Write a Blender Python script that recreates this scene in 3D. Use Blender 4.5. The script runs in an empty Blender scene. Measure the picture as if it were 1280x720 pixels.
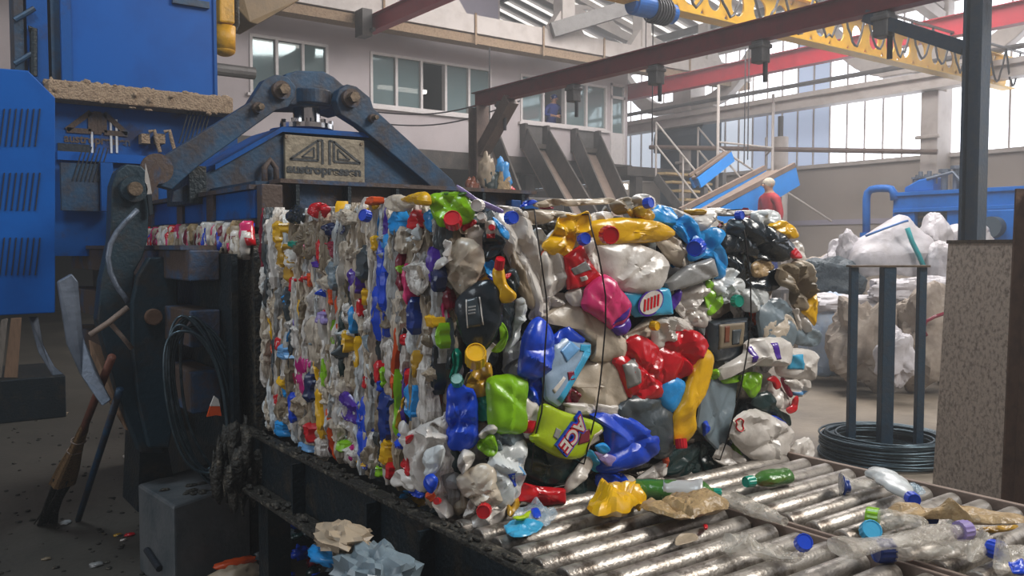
import bpy, bmesh, math, random
from mathutils import Vector, noise, Matrix
R = random.Random(7)
SC = bpy.context.scene
COL = SC.collection
PI = math.pi

# ------------------------------------------------------------------ camera
FPX = 1074.0
CAMH = 1.47
TILT = math.atan(52 / FPX)
YAW = math.radians(36.3)
CAM = Vector((0, 0, CAMH))
FW = Vector((math.sin(YAW) * math.cos(TILT), math.cos(YAW) * math.cos(TILT), -math.sin(TILT)))
RT = Vector((math.cos(YAW), -math.sin(YAW), 0))
UP = RT.cross(FW)
cd = bpy.data.cameras.new('camera')
cam = bpy.data.objects.new('camera', cd)
COL.objects.link(cam)
cam.location = CAM
cam.rotation_euler = (PI / 2 - TILT, 0, -YAW)
cd.sensor_width = 36
cd.lens = 36 * FPX / 1280
cd.clip_start = 0.05
cd.clip_end = 200
SC.camera = cam


def ray(px, py):
    return FW + RT * ((px - 640) / FPX) + UP * ((360 - py) / FPX)


def at(px, py, ax, v):
    """point of a known plane (axis ax = v) that the photograph shows at px, py"""
    d = ray(px, py)
    return CAM + d * ((v - CAM[ax]) / d[ax])


def onplane(px, py, P, n):
    d = ray(px, py)
    return CAM + d * ((P - CAM).dot(n) / d.dot(n))


# ------------------------------------------------------------------ materials
def lin(c):
    return tuple(((x / 12.92) if x <= 0.04045 else ((x + 0.055) / 1.055) ** 2.4) for x in c)


def hexc(h):
    return lin(tuple(int(h[i:i + 2], 16) / 255 for i in (0, 2, 4)))


def mat(name, col, rough=.5, metal=0, dirt=.3, dcol='4a4036', dscale=14, bump=.2, bscale=40, alpha=1, spec=.5, detail=4, stretch=None, lo=.45, hi=.7, trans=0, crinkle=0):
    m = bpy.data.materials.new(name)
    m.use_nodes = True
    nt = m.node_tree
    nd = nt.nodes
    lk = nt.links
    b = nd['Principled BSDF']
    c = hexc(col) if isinstance(col, str) else col
    tc = nd.new('ShaderNodeTexCoord')
    src = tc.outputs['Object']
    if stretch:
        mp = nd.new('ShaderNodeMapping')
        mp.inputs['Scale'].default_value = stretch
        lk.new(src, mp.inputs['Vector'])
        src = mp.outputs['Vector']
    n = nd.new('ShaderNodeTexNoise')
    n.inputs['Scale'].default_value = dscale
    n.inputs['Detail'].default_value = detail
    n.inputs['Roughness'].default_value = .65
    lk.new(src, n.inputs['Vector'])
    cr = nd.new('ShaderNodeMapRange')
    cr.inputs['From Min'].default_value = lo
    cr.inputs['From Max'].default_value = hi
    cr.inputs['To Max'].default_value = dirt
    lk.new(n.outputs['Fac'], cr.inputs['Value'])
    mx = nd.new('ShaderNodeMix')
    mx.data_type = 'RGBA'
    mx.inputs['A'].default_value = (*c, 1)
    mx.inputs['B'].default_value = (*hexc(dcol), 1)
    lk.new(cr.outputs['Result'], mx.inputs['Factor'])
    lk.new(mx.outputs['Result'], b.inputs['Base Color'])
    b.inputs['Roughness'].default_value = rough
    b.inputs['Metallic'].default_value = metal
    b.inputs['Specular IOR Level'].default_value = spec
    b.inputs['Alpha'].default_value = alpha
    if trans:
        b.inputs['Transmission Weight'].default_value = trans
    if bump:
        n2 = nd.new('ShaderNodeTexNoise')
        n2.inputs['Scale'].default_value = bscale
        n2.inputs['Detail'].default_value = 3
        lk.new(src, n2.inputs['Vector'])
        bp = nd.new('ShaderNodeBump')
        bp.inputs['Strength'].default_value = bump
        bp.inputs['Distance'].default_value = .02
        hs = n2.outputs['Fac']
        if crinkle:
            vo = nd.new('ShaderNodeTexVoronoi')
            vo.inputs['Scale'].default_value = crinkle
            ad = nd.new('ShaderNodeMixRGB') if False else nd.new('ShaderNodeVectorMath')
            ad.operation = 'MULTIPLY_ADD'
            ad.inputs[1].default_value = (.04, .04, .04)
            lk.new(n2.outputs['Color'], ad.inputs[0])
            lk.new(src, ad.inputs[2])
            lk.new(ad.outputs[0], vo.inputs['Vector'])
            ma = nd.new('ShaderNodeMath')
            ma.operation = 'MULTIPLY_ADD'
            ma.inputs[1].default_value = .35
            lk.new(hs, ma.inputs[0])
            lk.new(vo.outputs['Distance'], ma.inputs[2])
            hs = ma.outputs[0]
        lk.new(hs, bp.inputs['Height'])
        lk.new(bp.outputs['Normal'], b.inputs['Normal'])
    return m


def emit(name, col, s):
    m = bpy.data.materials.new(name)
    m.use_nodes = True
    b = m.node_tree.nodes['Principled BSDF']
    c = hexc(col)
    b.inputs['Base Color'].default_value = (*c, 1)
    b.inputs['Emission Color'].default_value = (*c, 1)
    b.inputs['Emission Strength'].default_value = s
    return m


M = {}
PLA = dict(  # plastics of the pressed packaging
    W='d3cdc5', C='c6b9a6', BE='a6957e', KH='83755f', G='8d8d8b', LG='aeb0b0', GB='74838b', DG='3d474c', K='202a31', B='0b43c4', BD='0c2f78', N='12224f',
    LB='1f8fd6', CY='3aa5cf', R='c4101e', M='7c1830', Y='e0ac08', YD='b58a1c', GR='7fb80a', GD='3f6f1a', TG='0f8f78', P='cf2f6b', MG='b10b70', PU='4a2494', O='d8501a',
    BR='7a4026', SK='6fa8dc', LL='8f7fb5', GK='15302f', T='cdd2d2', PB='8ea6bd', YG='a9c40f')
PALE = ('W', 'C', 'BE', 'T', 'LG', 'G', 'KH')
for k, h in PLA.items():
    M[k] = mat('plastic_' + h, h, rough=.27 if k not in ('KH', 'BE') else .45, dirt=.6 if k in PALE else .35, dcol='6b5c4b' if k in PALE else '3d352b', spec=.6,
               dscale=9, bump=.10, bscale=50, lo=.48, hi=.78, crinkle=13, detail=7)
for k in PALE + ('DG',):
    M['s' + k] = mat('streaked_' + PLA[k], PLA[k], rough=.33, dirt=.78, dcol='524335', dscale=9, bump=.35, bscale=14, lo=.47, hi=.68, stretch=(9, 9, 1.3), detail=8)
M['K'].node_tree.nodes['Principled BSDF'].inputs['Roughness'].default_value = .2
M['R'].node_tree.nodes['Principled BSDF'].inputs['Roughness'].default_value = .2
M['clear'] = mat('clear_plastic', 'dfd8ca', rough=.12, dirt=.6, dcol='a08f78', dscale=16, bump=.5, bscale=60, alpha=.42, spec=.9, crinkle=32)
M['clearblue'] = mat('clear_blue_plastic', 'b9cfdd', rough=.12, dirt=.3, dcol='8a7c66', dscale=20, bump=.5, bscale=60, alpha=.45, spec=.9, crinkle=32)
M['greenpet'] = mat('green_clear_plastic', '3f7a2c', rough=.14, dirt=.3, dcol='2a3a1c', dscale=20, bump=.2, bscale=60, alpha=.8)
M['tan'] = mat('tan_film', 'b0946a', rough=.38, dirt=.6, dcol='5e4a30', dscale=18, bump=.4, bscale=50, crinkle=24)
M['press_blue'] = mat('press_blue_paint', '044c90', rough=.45, spec=.2, dirt=.75, dcol='3a2f2b', dscale=5, bump=.06, bscale=60, detail=8, lo=.52, hi=.68)
M['press_clean'] = mat('press_clean_blue', '0054a4', rough=.42, spec=.2, dirt=.45, dcol='063a7c', dscale=2.5, bump=.02, bscale=30, detail=6)
M['press_dark'] = mat('press_worn_blue', '17415f', rough=.5, metal=.1, dirt=.85, dcol='33261f', dscale=6, bump=.12, bscale=50, detail=8, lo=.42, hi=.62)
M['press_rust'] = mat('press_rusty_steel', '4f4038', rough=.6, metal=.2, dirt=.9, dcol='2c4a6a', dscale=5, bump=.18, bscale=60, detail=8, lo=.5, hi=.62)
M['lever'] = mat('lever_dark_steel', '18303c', rough=.5, metal=.2, dirt=.8, dcol='3a2c20', dscale=5, bump=.15, bscale=60, detail=8, lo=.5, hi=.66)
M['black_steel'] = mat('black_greasy_steel', '16232a', rough=.45, metal=.3, dirt=.8, dcol='3d362c', dscale=9, bump=.3, bscale=60, detail=8, lo=.5, hi=.7)
M['grime'] = mat('oily_grime', '2b2821', rough=.6, dirt=.9, dcol='6d6557', dscale=24, bump=.8, bscale=60, lo=.55, hi=.7)
M['bolt'] = mat('worn_bolt', '6b5c4c', rough=.5, metal=.6, dirt=.7, dcol='2f2620', dscale=30)
M['chrome'] = mat('chrome', 'd8d8d8', rough=.12, metal=1, dirt=.1, bump=0)
M['roller'] = mat('roller_steel', 'aea79e', rough=.36, metal=.65, dirt=.9, dcol='4a3e32', dscale=22, bump=.13, bscale=110, detail=8, lo=.46, hi=.66)
M['plate'] = mat('name_plate', '8a7f6c', rough=.5, metal=.3, dirt=.6, dcol='4f463a', dscale=20)
M['plate_dark'] = mat('plate_marking', '2e3234', rough=.5, dirt=.3)
M['dust'] = mat('dusty_ledge', 'a58d74', rough=.9, dirt=.7, dcol='6b5544', dscale=40, bump=.8, bscale=90)
M['slot'] = mat('slot_black', '06131f', rough=.6, dirt=.1)
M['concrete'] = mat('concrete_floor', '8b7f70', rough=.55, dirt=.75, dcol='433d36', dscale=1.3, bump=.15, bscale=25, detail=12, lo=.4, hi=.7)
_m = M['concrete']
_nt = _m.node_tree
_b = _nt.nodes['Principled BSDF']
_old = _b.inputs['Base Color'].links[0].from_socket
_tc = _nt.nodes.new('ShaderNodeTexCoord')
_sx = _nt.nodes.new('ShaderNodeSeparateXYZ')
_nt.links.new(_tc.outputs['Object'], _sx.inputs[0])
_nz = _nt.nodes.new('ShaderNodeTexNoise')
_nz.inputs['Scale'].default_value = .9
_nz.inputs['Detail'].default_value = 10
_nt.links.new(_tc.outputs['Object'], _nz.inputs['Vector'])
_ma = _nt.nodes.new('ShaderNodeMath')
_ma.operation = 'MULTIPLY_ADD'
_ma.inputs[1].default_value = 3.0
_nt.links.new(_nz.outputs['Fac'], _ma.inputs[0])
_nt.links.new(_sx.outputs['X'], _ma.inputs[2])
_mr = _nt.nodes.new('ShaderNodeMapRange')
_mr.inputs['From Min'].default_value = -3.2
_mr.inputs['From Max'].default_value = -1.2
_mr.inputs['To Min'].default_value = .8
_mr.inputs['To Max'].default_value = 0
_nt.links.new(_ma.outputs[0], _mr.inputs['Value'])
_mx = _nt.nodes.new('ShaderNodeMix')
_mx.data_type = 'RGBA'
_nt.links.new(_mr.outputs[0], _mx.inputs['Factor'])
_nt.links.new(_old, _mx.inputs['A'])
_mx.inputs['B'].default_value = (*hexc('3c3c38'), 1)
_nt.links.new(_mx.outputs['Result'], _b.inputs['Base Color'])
M['wall'] = mat('painted_wall', 'b9b0b1', rough=.8, dirt=.35, dcol='8d8180', dscale=.8, bump=.03, bscale=20, detail=8)
M['wall_lo'] = mat('lower_wall', 'a89e96', rough=.8, dirt=.3, dcol='857b74', dscale=.7, bump=.03, detail=8)
M['white_steel'] = mat('white_steel', 'c2bab4', rough=.55, dirt=.4, dcol='8d8078', dscale=3, bump=.03, detail=6)
M['grey_steel'] = mat('grey_steel', '6a6765', rough=.5, metal=.3, dirt=.5, dcol='3d3833', dscale=6)
M['dark_grey'] = mat('dark_grey_steel', '45413e', rough=.55, metal=.2, dirt=.6, dcol='6d6258', dscale=4, detail=8)
M['frame_white'] = mat('window_frame_white', 'cfc9c7', rough=.5, dirt=.15, bump=0)
M['pane'] = mat('window_glass', '7f9496', rough=.05, metal=.3, dirt=.35, dcol='8d9a97', dscale=1.2, bump=0, alpha=.78, spec=1)
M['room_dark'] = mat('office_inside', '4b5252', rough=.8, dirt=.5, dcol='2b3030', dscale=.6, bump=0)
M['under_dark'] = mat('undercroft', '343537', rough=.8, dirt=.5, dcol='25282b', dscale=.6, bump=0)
M['maroon'] = mat('maroon_beam_paint', '74191d', rough=.5, dirt=.4, dcol='2f1a1a', dscale=5, bump=.05)
M['rust_post'] = mat('brown_post', '6d5a50', rough=.6, dirt=.6, dcol='3f332e', dscale=5)
M['red_rail'] = mat('red_rail_paint', 'a80c26', rough=.45, dirt=.3, dcol='6b1426', dscale=4, bump=.03)
M['crane'] = mat('crane_yellow', 'e0ae1c', rough=.45, dirt=.35, dcol='a07a20', dscale=4, bump=.03)
M['cable'] = mat('black_cable', '2c2a2c', rough=.5, dirt=.1, bump=0)
M['post_blue'] = mat('slate_post', '3d4a57', rough=.5, metal=.2, dirt=.5, dcol='5b5650', dscale=8)
M['machine'] = mat('machine_blue', '0062b6', rough=.42, spec=.25, dirt=.45, dcol='133a6b', dscale=4, bump=.03, detail=6)
M['conv_blue'] = mat('conveyor_blue', '0590ee', rough=.45, dirt=.2, dcol='0a5aa5', dscale=4, bump=0)
M['belt'] = mat('rusty_belt_edge', '867468', rough=.7, dirt=.5, dcol='5e4d45', dscale=8)
M['hood'] = mat('slate_hood', '3b4a56', rough=.6, dirt=.3, dcol='2b3742', dscale=2, bump=0)
M['tread'] = mat('stair_tread', 'c2a878', rough=.6, dirt=.4, dcol='8d7c63', dscale=10)
M['cab'] = mat('speckled_rusty_plate', 'c6b4a3', rough=.6, metal=0, dirt=.75, dcol='5a4638', dscale=38, bump=.25, bscale=60, detail=10, lo=.46, hi=.66)
M['cab_rust'] = mat('brown_rusty_angle', '654a39', rough=.6, dirt=.7, dcol='33241c', dscale=9, bump=.2)
M['stand'] = mat('dark_blue_stand', '20384a', rough=.45, metal=.2, dirt=.5, dcol='38332f', dscale=10)
M['wire'] = mat('black_annealed_wire', '41525b', rough=.36, metal=.7, dirt=.4, dcol='7a858c', dscale=20, bump=0)
M['wire_thin'] = mat('strapping_wire', '241f1d', rough=.45, metal=.5, dirt=.2, bump=0)
M['bag'] = mat('woven_bag_white', 'c6c2c6', rough=.55, dirt=.5, dcol='8f8782', dscale=5, bump=.6, bscale=14, detail=6, crinkle=7)
M['bag_dirty'] = mat('woven_bag_dirty', 'aa9d90', rough=.65, dirt=.7, dcol='6f6258', dscale=3.5, bump=.8, bscale=14, detail=8, crinkle=6, lo=.4, hi=.62)
M['bag_blue'] = mat('bag_pale_blue', '9fb3cc', rough=.5, dirt=.5, dcol='d0d2d6', dscale=5, bump=.7, bscale=14, crinkle=7)
M['net'] = mat('dark_net', '2c3a42', rough=.5, dirt=.5, dcol='59636a', dscale=18, bump=.6, bscale=40)
M['strap'] = mat('teal_strap', '159a9f', rough=.5, dirt=.1, bump=0)
M['strap_b'] = mat('blue_strap', '3f74b8', rough=.5, dirt=.1, bump=0)
M['wood'] = mat('grey_board', '8a7f74', rough=.8, dirt=.6, dcol='4c443d', dscale=9, stretch=(6, 6, 1))
M['wood_tan'] = mat('tan_board', '93735a', rough=.8, dirt=.5, dcol='54402f', dscale=9, stretch=(6, 6, 1))
M['handle'] = mat('broom_handle', '6f4030', rough=.6, dirt=.5, dcol='3d261e', dscale=14)
M['bristle'] = mat('broom_twigs', '8a6a44', rough=.9, dirt=.6, dcol='3a2b1e', dscale=30, bump=.8, bscale=90, stretch=(3, 3, .6))
M['bristle_dark'] = mat('broom_dirty_tip', '1d1b17', rough=.9, dirt=.4, dcol='3a2b1e', dscale=30, bump=.8)
M['block'] = mat('greasy_block', '5d6062', rough=.45, dirt=.8, dcol='283840', dscale=4, bump=.15, bscale=40, detail=10)
M['pipe_grey'] = mat('bent_sheet', '6d7684', rough=.45, metal=.4, dirt=.7, dcol='34414d', dscale=6, bump=.15)
M['blade'] = mat('knife_blade', 'd0cdc8', rough=.3, metal=.7, dirt=.2, bump=0)
M['skin'] = mat('skin', 'b98a70', rough=.55, dirt=.1, bump=0)
M['hair_grey'] = mat('hair_fair', 'c9bfae', rough=.8, dirt=.3)
M['jacket_red'] = mat('jacket_red', 'b02a35', rough=.7, dirt=.2)
M['jacket_blue'] = mat('overall_blue', '2c3f8a', rough=.7, dirt=.2)
M['shirt_white'] = mat('shirt_pale', 'c9cbd0', rough=.7, dirt=.2)
M['wood_crate'] = mat('brown_board_underside', '6b5532', rough=.7, dirt=.6, dcol='3a2c18', dscale=4, detail=8)
M['hoist_yellow'] = mat('hoist_yellow', 'd59a12', rough=.45, dirt=.5, dcol='5a4210', dscale=8)
M['lilac'] = mat('lilac_cladding', 'a59fae', rough=.6, dirt=.2, dcol='938d9b', dscale=1, bump=0)
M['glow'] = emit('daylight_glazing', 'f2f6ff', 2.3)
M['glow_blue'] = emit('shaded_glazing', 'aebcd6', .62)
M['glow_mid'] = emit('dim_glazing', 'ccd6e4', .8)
M['slit'] = emit('roof_light_strip', 'fdfaf5', 1.3)
M['lamp'] = emit('lamp_tube', 'fff8ee', 5)

# corrugated roof: ribs by a wave bump
m = mat('corrugated_roof', 'a29d9c', rough=.6, dirt=.3, dcol='6f6b69', dscale=1, bump=0)
M['roof'] = m


# ------------------------------------------------------------------ mesh helpers
def bas(d, up=Vector((0, 0, 1))):
    d = d.normalized()
    if abs(d.dot(up)) > .98:
        up = Vector((1, 0, 0))
    s = d.cross(up).normalized()
    return s, s.cross(d).normalized()


class MB:
    def __init__(s):
        s.v = []
        s.f = []
        s.m = []
        s.cur = 0

    def add(s, vs, fs):
        o = len(s.v)
        s.v += [Vector(v) for v in vs]
        s.f += [tuple(i + o for i in f) for f in fs]
        s.m += [s.cur] * len(fs)
        return s

    def box(s, x0, y0, z0, x1, y1, z1):
        x0, x1 = sorted((x0, x1)); y0, y1 = sorted((y0, y1)); z0, z1 = sorted((z0, z1))
        return s.add([(x0, y0, z0), (x1, y0, z0), (x1, y1, z0), (x0, y1, z0), (x0, y0, z1), (x1, y0, z1), (x1, y1, z1), (x0, y1, z1)],
                     [(0, 3, 2, 1), (4, 5, 6, 7), (0, 1, 5, 4), (1, 2, 6, 5), (2, 3, 7, 6), (3, 0, 4, 7)])

    def prism(s, pts, vec):
        pts = [Vector(p) for p in pts]
        vec = Vector(vec)
        n = len(pts)
        nrm = Vector((0, 0, 0))
        for i in range(n):
            nrm += (pts[i] - pts[0]).cross(pts[(i + 1) % n] - pts[0])
        if nrm.dot(vec) > 0:
            pts = pts[::-1]
        return s.add(pts + [p + vec for p in pts], [tuple(range(n)), tuple(range(2 * n - 1, n - 1, -1))] + [(i, n + i, n + (i + 1) % n, (i + 1) % n) for i in range(n)])

    def beam(s, p0, p1, w, h, up=Vector((0, 0, 1))):
        p0 = Vector(p0); p1 = Vector(p1)
        a, b = bas(p1 - p0, up)
        q = [p0 + a * (w / 2 * i) + b * (h / 2 * j) for i, j in ((-1, -1), (1, -1), (1, 1), (-1, 1))]
        return s.prism(q, p1 - p0)

    def ibeam(s, p0, p1, w, h, t=.012, up=Vector((0, 0, 1))):
        p0 = Vector(p0); p1 = Vector(p1)
        a, b = bas(p1 - p0, up)
        s.beam(p0 + b * (h / 2 - t / 2), p1 + b * (h / 2 - t / 2), w, t, up)
        s.beam(p0 - b * (h / 2 - t / 2), p1 - b * (h / 2 - t / 2), w, t, up)
        return s.beam(p0, p1, t, h - 1.9 * t, up)

    def cyl(s, p0, p1, r0, r1=None, n=20, caps=True):
        p0 = Vector(p0); p1 = Vector(p1)
        r1 = r0 if r1 is None else r1
        a, b = bas(p1 - p0)
        vs = []
        for p, r in ((p0, r0), (p1, r1)):
            vs += [p + (a * math.cos(2 * PI * i / n) + b * math.sin(2 * PI * i / n)) * r for i in range(n)]
        fs = [(i, (i + 1) % n, n + (i + 1) % n, n + i) for i in range(n)]
        if caps:
            fs += [tuple(range(n - 1, -1, -1)), tuple(range(n, 2 * n))]
        return s.add(vs, fs)

    def tube(s, pts, r, n=8, closed=False, r2=None):
        pts = [Vector(p) for p in pts]
        k = len(pts)
        vs = []
        pa = None
        for i, p in enumerate(pts):
            d = (pts[(i + 1) % k] - pts[i - 1]) if closed else (pts[min(i + 1, k - 1)] - pts[max(i - 1, 0)])
            d.normalize()
            if pa is None:
                a, b = bas(d)
            else:
                a = (pa - d * pa.dot(d))
                a = a.normalized() if a.length > 1e-6 else bas(d)[0]
                b = a.cross(d)
            pa = a
            rr = r if r2 is None else r + (r2 - r) * i / max(1, k - 1)
            vs += [p + (a * math.cos(2 * PI * j / n) + b * math.sin(2 * PI * j / n)) * rr for j in range(n)]
        fs = []
        for i in range(k if closed else k - 1):
            i2 = (i + 1) % k
            fs += [(i * n + j, i * n + (j + 1) % n, i2 * n + (j + 1) % n, i2 * n + j) for j in range(n)]
        if not closed:
            fs += [tuple(range(n - 1, -1, -1)), tuple(range((k - 1) * n, k * n))]
        return s.add(vs, fs)

    def sph(s, c, rx, ry=None, rz=None, nu=20, nv=12, nz=0, fr=3, seed=0):
        ry = ry or rx
        rz = rz or rx
        c = Vector(c)
        vs = [c + Vector((0, 0, -rz))]
        for i in range(1, nv):
            t = -PI / 2 + PI * i / nv
            for j in range(nu):
                a = 2 * PI * j / nu
                d = Vector((math.cos(t) * math.cos(a), math.cos(t) * math.sin(a), math.sin(t)))
                k = 1 + (nz * noise.noise(d * fr + Vector((seed, 0, 0))) if nz else 0)
                vs.append(c + Vector((d.x * rx, d.y * ry, d.z * rz)) * k)
        vs.append(c + Vector((0, 0, rz)))
        fs = [(0, 1 + (j + 1) % nu, 1 + j) for j in range(nu)]
        for i in range(nv - 2):
            o = 1 + i * nu
            fs += [(o + j, o + (j + 1) % nu, o + nu + (j + 1) % nu, o + nu + j) for j in range(nu)]
        o = 1 + (nv - 2) * nu
        fs += [(o + j, o + (j + 1) % nu, len(vs) - 1) for j in range(nu)]
        return s.add(vs, fs)

    def build(s, name, mats, parent=None, smooth=False, bevel=0, sub=0, sharp=0):
        lo = Vector([min(v[i] for v in s.v) for i in range(3)])
        hi = Vector([max(v[i] for v in s.v) for i in range(3)])
        o0 = Vector(((lo.x + hi.x) / 2, (lo.y + hi.y) / 2, lo.z))
        me = bpy.data.meshes.new(name)
        me.from_pydata([v - o0 for v in s.v], [], s.f)
        for mm in (mats if isinstance(mats, (list, tuple)) else [mats]):
            me.materials.append(M[mm] if isinstance(mm, str) else mm)
        if any(s.m):
            me.polygons.foreach_set('material_index', s.m)
        if smooth:
            me.polygons.foreach_set('use_smooth', [True] * len(me.polygons))
        me.update()
        if sharp:
            me.set_sharp_from_angle(angle=math.radians(sharp))
        ob = bpy.data.objects.new(name, me)
        COL.objects.link(ob)
        ob.location = o0
        if parent is not None:
            ob.parent = parent
            ob.location = o0 - wloc(parent)
        if bevel:
            b = ob.modifiers.new('bevel', 'BEVEL')
            b.width = bevel
            b.segments = 2
            b.limit_method = 'ANGLE'
        if sub:
            b = ob.modifiers.new('sub', 'SUBSURF')
            b.levels = b.render_levels = sub
        return ob


def wloc(o):
    v = Vector((0, 0, 0))
    while o is not None:
        v += Vector(o.location)
        o = o.parent
    return v


def tag(o, label, cat, group=None, kind=None):
    o['label'] = label
    o['category'] = cat
    if group:
        o['group'] = group
    if kind:
        o['kind'] = kind
    return o


def thing(name, label, cat, loc, group=None):
    o = bpy.data.objects.new(name, None)
    COL.objects.link(o)
    o.location = loc
    o.empty_display_size = .1
    return tag(o, label, cat, group)


def struct(o, label=None, cat=None):
    o['kind'] = 'structure'
    if label:
        o['label'] = label
        o['category'] = cat
    return o


def text_mesh(body, size, extrude=.001, offset=0, bold=False):
    cu = bpy.data.curves.new('t', 'FONT')
    cu.body = body
    cu.size = size
    cu.extrude = extrude
    cu.offset = offset
    cu.align_x = 'CENTER'
    cu.align_y = 'CENTER'
    ob = bpy.data.objects.new('t', cu)
    COL.objects.link(ob)
    dg = bpy.context.evaluated_depsgraph_get()
    me = bpy.data.meshes.new_from_object(ob.evaluated_get(dg))
    vs = [v.co.copy() for v in me.vertices]
    fs = [tuple(p.vertices) for p in me.polygons]
    bpy.data.objects.remove(ob)
    bpy.data.curves.remove(cu)
    bpy.data.meshes.remove(me)
    return vs, fs


# ------------------------------------------------------------------ crushed packaging
def catmull(pts, n, closed=True):
    """n evenly spaced points of a smooth closed outline through pts"""
    k = len(pts)
    dense = []
    for i in range(k):
        p0, p1, p2, p3 = pts[i - 1], pts[i], pts[(i + 1) % k], pts[(i + 2) % k]
        for j in range(10):
            t = j / 10
            dense.append(tuple(.5 * (2 * p1[a] + (p2[a] - p0[a]) * t + (2 * p0[a] - 5 * p1[a] + 4 * p2[a] - p3[a]) * t * t + (3 * p1[a] - p0[a] - 3 * p2[a] + p3[a]) * t ** 3) for a in (0, 1)))
    return even(dense, n)


def even(dense, n):
    L = [0]
    m = len(dense)
    for i in range(m):
        q = dense[(i + 1) % m]
        L.append(L[-1] + math.hypot(q[0] - dense[i][0], q[1] - dense[i][1]))
    out = []
    j = 0
    for i in range(n):
        s = L[-1] * i / n
        while L[j + 1] < s:
            j += 1
        t = (s - L[j]) / max(1e-9, L[j + 1] - L[j])
        p, q = dense[j], dense[(j + 1) % m]
        out.append((p[0] + (q[0] - p[0]) * t, p[1] + (q[1] - p[1]) * t))
    return out


class Puff:
    """one flattened piece of packaging: a closed, crumpled, inflated shell over an outline on a plane (O, u, v, n)"""

    def __init__(s, pts, O, u, v, n, thick=.03, amp=.006, fr=18, seed=0, rings=9, nn=48, flat=2.2, tilt=.10, sharp=False, back=.6, off=0, aniso=(1, 1)):
        s.O, s.u, s.v, s.n = O, u, v, n
        s.out = even(pts, nn) if sharp else catmull(pts, nn)
        if not sharp:
            mx, my = sum(p[0] for p in s.out) / nn, sum(p[1] for p in s.out) / nn
            jt = min(.07, amp * 7)
            s.out = [(mx + (p[0] - mx) * k, my + (p[1] - my) * k) for p in s.out for k in (1 + jt * noise.noise(Vector((p[0] * 45, p[1] * 45, seed * 1.7))) + .6 * jt * noise.noise(Vector((p[0] * 120, p[1] * 120, seed * 1.7))),)]
        s.tx, s.ty = R.uniform(-tilt, tilt), R.uniform(-tilt, tilt)
        thick *= .6
        flat *= 1.35
        A = cx = cy = 0
        for i in range(nn):
            p, q = s.out[i - 1], s.out[i]
            w = p[0] * q[1] - q[0] * p[1]
            A += w; cx += (p[0] + q[0]) * w; cy += (p[1] + q[1]) * w
        if A < 0:
            s.out = s.out[::-1]
        s.c = (cx / (3 * A), cy / (3 * A)) if abs(A) > 1e-9 else s.out[0]
        s.thick, s.amp, s.fr, s.seed, s.flat, s.off, s.aniso = thick, amp, fr, seed, flat, off, aniso
        s.ang = sorted(((math.atan2(p[1] - s.c[1], p[0] - s.c[0]), math.hypot(p[0] - s.c[0], p[1] - s.c[1])) for p in s.out))
        s.rings, s.back = rings, back
        s.lines = []
        ext = sum(math.hypot(p[0] - s.c[0], p[1] - s.c[1]) for p in s.out) / len(s.out)
        for i in range(R.randint(2, 4) if amp > .0035 else R.randint(0, 1)):
            a = R.uniform(0, PI)
            s.lines.append((math.cos(a), math.sin(a), R.uniform(-.6, .6) * ext, R.uniform(.006, .02) + ext * .08, R.choice((-1, -1, 1)) * (amp * R.uniform(.7, 1.6) + s.thick * .12)))

    def crease(s, a, b):
        p = Vector((a * s.fr * s.aniso[0] + s.seed * 3.7, b * s.fr * s.aniso[1] - s.seed * 1.3, s.seed))
        d = noise.voronoi(p * .9 + noise.noise_vector(p * .7) * .35)[0]
        c = 1.7 * (d[0] - .42) - .7 * math.exp(-7 * (d[1] - d[0])) + .9 * noise.noise(p * .55)
        d = noise.voronoi(p * 2.1)[0]
        r = s.amp * (c + .6 * (d[0] - .42))
        for nx, ny, dd, wd, A in s.lines:
            e = 1 - abs((a - s.c[0]) * nx + (b - s.c[1]) * ny - dd) / wd
            if e > 0:
                r += A * e
        return r

    def h(s, a, b, t=None):
        if t is None:
            an = math.atan2(b - s.c[1], a - s.c[0])
            r = math.hypot(a - s.c[0], b - s.c[1])
            R_ = min(s.ang, key=lambda q: abs(((q[0] - an + PI) % (2 * PI)) - PI))[1]
            t = min(1, r / max(1e-6, R_))
        pr = max(0, 1 - t ** s.flat) ** .5
        return s.off + s.thick * pr + s.crease(a, b) * min(1, 4 * (1 - t) + .3) + s.tx * (a - s.c[0]) + s.ty * (b - s.c[1])

    def W(s, a, b, h):
        return s.O + s.u * a + s.v * b + s.n * h

    def mb(s, mb=None):
        mb = mb or MB()
        nn, K = len(s.out), s.rings
        vs = []
        fs = []
        for k in range(K):
            t = 1 - (k / K) ** 1.35
            for (x, y) in s.out:
                a, b = s.c[0] + (x - s.c[0]) * t, s.c[1] + (y - s.c[1]) * t
                vs.append(s.W(a, b, s.h(a, b, t)))
        vs.append(s.W(s.c[0], s.c[1], s.h(s.c[0], s.c[1], 0)))
        for k in range(K - 1):
            fs += [(k * nn + i, k * nn + (i + 1) % nn, (k + 1) * nn + (i + 1) % nn, (k + 1) * nn + i) for i in range(nn)]
        top = K * nn
        fs += [((K - 1) * nn + i, (K - 1) * nn + (i + 1) % nn, top) for i in range(nn)]
        o = len(vs)
        for t in (.75, .4):
            for (x, y) in s.out:
                a, b = s.c[0] + (x - s.c[0]) * t, s.c[1] + (y - s.c[1]) * t
                vs.append(s.W(a, b, s.off - s.back * s.thick * (1 - t ** 2) ** .5 + s.tx * (a - s.c[0]) + s.ty * (b - s.c[1]) - .004))
        vs.append(s.W(s.c[0], s.c[1], s.off - s.back * s.thick - .004))
        fs += [(i, o + i, o + (i + 1) % nn, (i + 1) % nn) for i in range(nn)]
        fs += [(o + i, o + nn + i, o + nn + (i + 1) % nn, o + (i + 1) % nn) for i in range(nn)]
        fs += [(o + nn + i, len(vs) - 1, o + nn + (i + 1) % nn) for i in range(nn)]
        return mb.add(vs, fs)

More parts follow.
